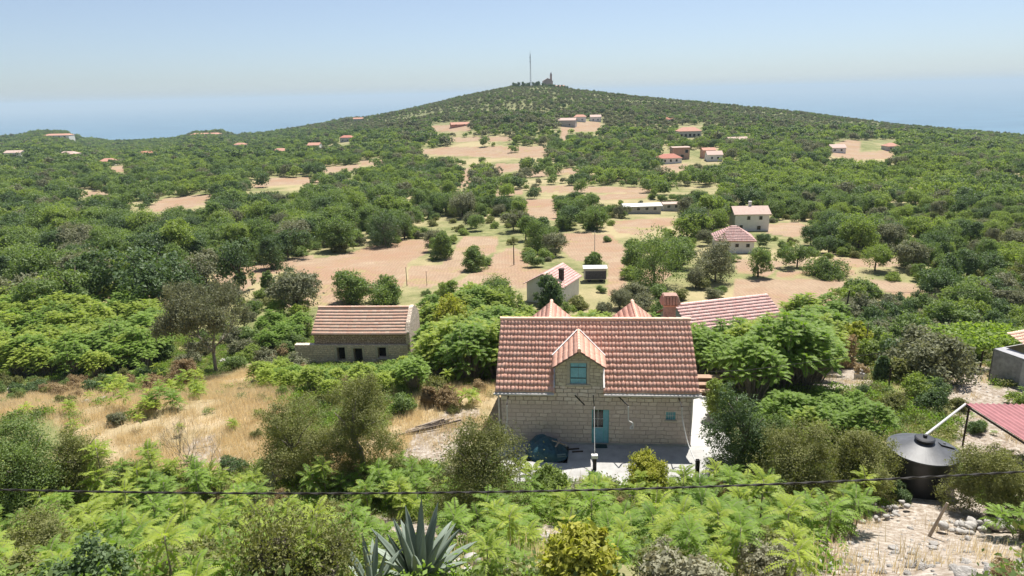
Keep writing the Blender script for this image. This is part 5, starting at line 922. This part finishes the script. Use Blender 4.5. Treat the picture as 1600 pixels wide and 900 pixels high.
    x, y, z, hg, X, Y, Zd = grid(470, 1560, 6.1, hf, lambda x, y, r, X, Y, d: (d + .25 * wob(x, y, 14, 9) > -.82), True); src = [m for t in TN for m in TF[t]]
    scatter('hill_scrub', np.stack([x, y, z - .2], 1), hg, [ix[tone(a, b, 0)] * 3 + rg.integers(3) for a, b in zip(X, Y)], src, rg)
    # trees round the summit chapel
    for i in range(46):
        px = rg.uniform(802, 888); d = ray(px, 135); a = math.atan2(d[0], d[1]); r = rg.uniform(1035, 1066) if px < 846 else rg.uniform(1030, 1050); x, y = sin(a) * r, cos(a) * r; hh = rg.uniform(5, 9) if px < 850 else rg.uniform(3.5, 6.5); m = TREE['tall']['dark'][i % 2]; ADD('summit', m, TRUNK[0], (x, y, float(H(x, y)) - .3), rg.random() * 6, (hh * .85, hh * .85, hh), hh, 'dark')
def scatter(name, pts, scl, idx, srcs, rg, rot=True, kind='stuff'):
    """one object that scatters copies of the given plant meshes with geometry nodes"""
    n = len(pts); me = bpy.data.meshes.new(name); me.vertices.add(n); me.vertices.foreach_set('co', np.asarray(pts, np.float32).ravel()); o = tag(link(bpy.data.objects.new(name, me)), kind=kind)
    rr = np.zeros((n, 3), np.float32); rr[:, 2] = rg.random(n) * 6.283; scl = np.asarray(scl, np.float32); scl = np.repeat(scl[:, None], 3, 1) if scl.ndim == 1 else scl
    for nm, ty, v in (('rotv', 'FLOAT_VECTOR', rr), ('sclv', 'FLOAT_VECTOR', scl), ('vid', 'INT', np.asarray(idx, np.int32))): a = me.attributes.new(nm, ty, 'POINT'); a.data.foreach_set('vector' if ty[-1] == 'R' else 'value', v.ravel())
    g = bpy.data.node_groups.new(name, 'GeometryNodeTree'); g.interface.new_socket('Geometry', in_out='INPUT', socket_type='NodeSocketGeometry'); g.interface.new_socket('Geometry', in_out='OUTPUT', socket_type='NodeSocketGeometry'); nn = g.nodes; gi = nn.new('NodeGroupInput'); go = nn.new('NodeGroupOutput'); ip = nn.new('GeometryNodeInstanceOnPoints'); c = bpy.data.collections.new(name + '_sources')
    for i, m in enumerate(srcs): c.objects.link(bpy.data.objects.new('%s_%03d' % ('leaf_clump', i), m) if False else _src(name, i, m))
    ci = nn.new('GeometryNodeCollectionInfo'); ci.inputs[0].default_value = c; ci.inputs[1].default_value = True; ci.inputs[2].default_value = True
    def attr(nm, dt): a = nn.new('GeometryNodeInputNamedAttribute'); a.data_type = dt; a.inputs[0].default_value = nm; return a.outputs[0]
    L = g.links.new; L(gi.outputs[0], ip.inputs['Points']); L(ci.outputs[0], ip.inputs['Instance']); ip.inputs['Pick Instance'].default_value = True; L(attr('vid', 'INT'), ip.inputs['Instance Index'])
    er = nn.new('FunctionNodeEulerToRotation'); L(attr('rotv', 'FLOAT_VECTOR'), er.inputs[0]); L(er.outputs[0], ip.inputs['Rotation']); L(attr('sclv', 'FLOAT_VECTOR'), ip.inputs['Scale']); L(ip.outputs[0], go.inputs[0]); md = o.modifiers.new('scatter', 'NODES'); md.node_group = g; return o
def _src(name, i, m): return bpy.data.objects.new('%s_source_%03d' % (name, i), m)
valley(); rocks()
# dry grass and low weeds
def tuft(seed, n, hgt, sp, w, lean=.45):
    rg = np.random.default_rng(seed); V = []
    for _ in range(n):
        a = rg.random() * 6.3; b = np.array([*(rg.standard_normal(2) * sp), 0.]); t = np.array([cos(a) * lean * rg.random(), sin(a) * lean * rg.random(), 1.]) * hgt * rg.uniform(.5, 1.1); s = np.array([-sin(a), cos(a), 0]) * w; V += [b - s, b + s, b + t * .6 + s * .8, b + t]
    return np.array(V), np.arange(4 * n).reshape(n, 4), rg.random(n)
def ground_plants():
    rg = np.random.default_rng(5); ts = []
    for s in range(4): V, F, t = tuft(s, 80, .42, .27, .007); ts.append(npmesh('grass_tuft', V, F, leaf['straw'], t))
    def sample(cell, y0, y1, x0f, x1f, test):
        X, Y = np.meshgrid(np.arange(-60, 60, cell), np.arange(y0, y1, cell)); x = X.ravel() + rg.uniform(-.5, .5, X.size) * cell; y = Y.ravel() + rg.uniform(-.5, .5, Y.size) * cell; k = np.abs(x) < y * .85 + 4; x, y = x[k], y[k]; z = H(x, y); f, g, p = masks(x, y, z); qx, qy, _ = proj(np.stack([x, y, z], 1)); ok = test(f, g, p, qx, qy, x, y)
        ok &= ~((x - .087 * (y - 34) > -2) & (x - .087 * (y - 34) < 12.8) & (y > 30.2) & (y < 42)); return x[ok], y[ok], z[ok]
    x, y, z = sample(.42, 9, 72, 0, 0, lambda f, g, p, X, Y, x, y: (X > -60) & (X < 1660) & ((g & ~p & (wob(x, y, 3.1, 2) > -.25)) | (g & (rg.random(len(x)) < .3)) | (~g & ~p & (rg.random(len(x)) < .10)) | (p & (rg.random(len(x)) < .05))))
    scatter('dry_grass', np.stack([x, y, z], 1), rg.uniform(.6, 1.35, len(x)), rg.integers(0, 4, len(x)), ts, rg)
    gt = []
    for s, tn in enumerate(('ail', 'jun', 'light', 'mid')): V, F, t = crown([(0, 0, .18, .4, .4, .2), (.3, .1, .12, .3, .3, .18)], 260, .055, 300 + s, clumps=20, sig=.4); gt.append(npmesh('weed_clump', V, F, leaf[tn], t))
    x, y, z = sample(.55, 8, 80, 0, 0, lambda f, g, p, X, Y, x, y: (X > -60) & (X < 1660) & ~p & ((~g & (wob(x, y, 4.3, 6) > -.45)) | (g & (rg.random(len(x)) < .035))) & ~f)
    scatter('weeds', np.stack([x, y, z - .03], 1), rg.uniform(.5, 1.3, len(x)), rg.integers(0, 4, len(x)), gt, rg)
    rk = ROCKS; x, y, z = sample(.36, 9, 50, 0, 0, lambda f, g, p, X, Y, x, y: (X > -60) & (X < 1660) & ((p & (rg.random(len(x)) < .5)) | (~p & (rg.random(len(x)) < .03)))); scatter('gravel', np.stack([x, y, z], 1), rg.uniform(.02, .085, len(x)), rg.integers(0, 6, len(x)), rk, rg)
    # rank herbs on field margins in the valley
ground_plants()
# ------------------------------------------------------------------ place the pooled plants: largest as individuals, the rest as one mass
MARKS = [('the big agave', 655, 850), ('the black water tank', 1432, 710), ('the patio front edge', 960, 745), ('the large juniper', 765, 725), ('the twiggy grey shrub', 430, 850), ('the yellow green bottom shrub', 905, 860), ('the big leafy shrub at left', 40, 730), ('the squat concrete post', 424, 745), ('the boulders at lower right', 1500, 828),
 ('the thin stake at lower left', 146, 880), ('the old house roof', 565, 500), ('the bare grey tree', 335, 510), ('the stone house roof', 930, 550), ('the chimney', 1043, 480), ('the gravel clearing', 1300, 585), ('the vine pergola', 1540, 540), ('the left rubble wall', 30, 613), ('the holm oak', 1135, 660), ('the cottage', 868, 440), ('the red roofed white house', 1150, 378),
 ('the two storey house', 1173, 343), ('the long low building', 1015, 326), ('the lone round field tree', 842, 368), ('the big straw field', 560, 420), ('the leftmost field', 285, 315), ('the brown field', 1240, 460), ('the left edge of the valley', 60, 400), ('the middle left wood', 250, 390), ('the hedge above the old house', 590, 450), ('the dark tree atop the field', 603, 355), ('the dark tree by the brown field', 1478, 430), ('the right edge of the valley', 1560, 390), ('the upper straw fields', 800, 300), ('the metal roof', 1560, 660), ('the pile of planks', 680, 660), ('the dead tree', 310, 700), ('the far left plain', 120, 300), ('the leaning utility pole', 1320, 485)]
ORD = 'nearest second third fourth fifth sixth seventh eighth ninth tenth eleventh twelfth thirteenth fourteenth fifteenth sixteenth seventeenth eighteenth nineteenth twentieth'.split()
TW = {'dark': 'dark green', 'mid': 'mid green', 'light': 'light green', 'olive': 'olive grey', 'jun': 'dull green', 'yellow': 'yellow green', 'brown': 'rusty brown', 'grey': 'grey', 'ail': 'fresh green', 'ailb': 'yellowish green', 'pale': 'pale'}
KIND = {'tree': ('broadleaf_tree', 'tree', 'trees spread over the valley', 'crown', '{s} {t} bushy tree'), 'shrub': ('shrub', 'shrub', 'wild shrubs on the slopes', None, '{s} {t} shrub'), 'grove': ('tree_of_heaven', 'tree', 'feathery leaved trees round the houses', 'crown', '{s} {t} feathery tree'), 'sapling': ('sapling', 'sapling', 'feathery leaved saplings in the foreground', 'leaves', '{s} {t} feathery sapling'), 'rock': ('rock', 'rock', 'loose rocks at the lower right', None, '{s} pale loose rock'), 'summit': ('pine_tree', 'tree', 'dark trees on the hill summit', 'crown', '{s} dark pine on the hill summit')}
def finish(pool, cap=290):
    items = POOL.get(pool, []); nm, cat, grp, part, lab = KIND[pool]
    if not items: return
    P = np.array([i[2] for i in items]); hg = np.array([i[5] for i in items]); X, Y, Z = proj(P + np.stack([0 * hg, 0 * hg, hg * .5], 1)); app = hg / np.maximum(Z, 1) * FPX; vis = (X > -40) & (X < 1640) & (Y < 940) & (Z > 2); o_ = np.argsort(-app * vis); top = [int(i) for i in o_[:cap] if vis[i]]; rest = [i for i in range(len(items)) if i not in set(top)]
    ha = np.sort(app[top]); lo, hi = ha[len(ha) // 3], ha[2 * len(ha) // 3]; seen = {}; info = []
    for i in top:
        if pool == 'summit': lmk, dr, ds = 'the radio mast', ('left' if X[i] < 829 else 'right') + ' of', abs(X[i] - 829)
        else:
            d = [(X[i] - m[1]) ** 2 + (Y[i] - m[2]) ** 2 for m in MARKS]; k = int(np.argmin(d)); dx, dy = X[i] - MARKS[k][1], Y[i] - MARKS[k][2]; lmk = MARKS[k][0]; ds = d[k]; dr = ('left of' if dx < 0 else 'right of') if abs(dx) > abs(dy) * 1.2 else ('beyond' if dy < 0 else 'in front of')
        s = 'small' if app[i] < lo else ('tall' if app[i] > hi else 'middling')
        if pool == 'rock': s = {'small': 'small', 'tall': 'larger', 'middling': 'middling'}[s]
        info.append((i, (s, items[i][6], lmk, dr), ds))
    info.sort(key=lambda a: a[2])
    for i, key, ds in info:
        mesh, tr, loc, r, sc, h_, tn = items[i]; n = seen[key] = seen.get(key, 0) + 1; w = ORD[min(n - 1, 19)]
        lb = lab.format(s=key[0], t=TW.get(tn, '')) + ', ' + (w + ' ' + key[3] + ' ') + key[2]
        if part: o = empty(nm, loc, r); o.scale = (sc,) * 3 if np.isscalar(sc) else sc; inst(part, mesh, (0, 0, 0), 0, 1, o); inst('stem' if pool == 'sapling' else 'trunk', tr, (0, 0, 0), 0, 1, o)
        else: o = inst(nm, mesh, loc, r, sc)
        tag(o, lb, cat, grp)
    if rest:
        ms = []; ids = []
        for i in rest:
            if items[i][0] not in ms: ms.append(items[i][0])
            ids.append(ms.index(items[i][0]))
        scatter({'tree': 'distant_trees', 'shrub': 'low_scrub', 'grove': 'undergrowth', 'sapling': 'small_saplings', 'rock': 'stones', 'summit': 'summit_wood'}[pool], P[rest], np.array([(items[i][4],) * 3 if np.isscalar(items[i][4]) else items[i][4] for i in rest]), ids, ms, np.random.default_rng(3))
for k in KIND: finish(k)
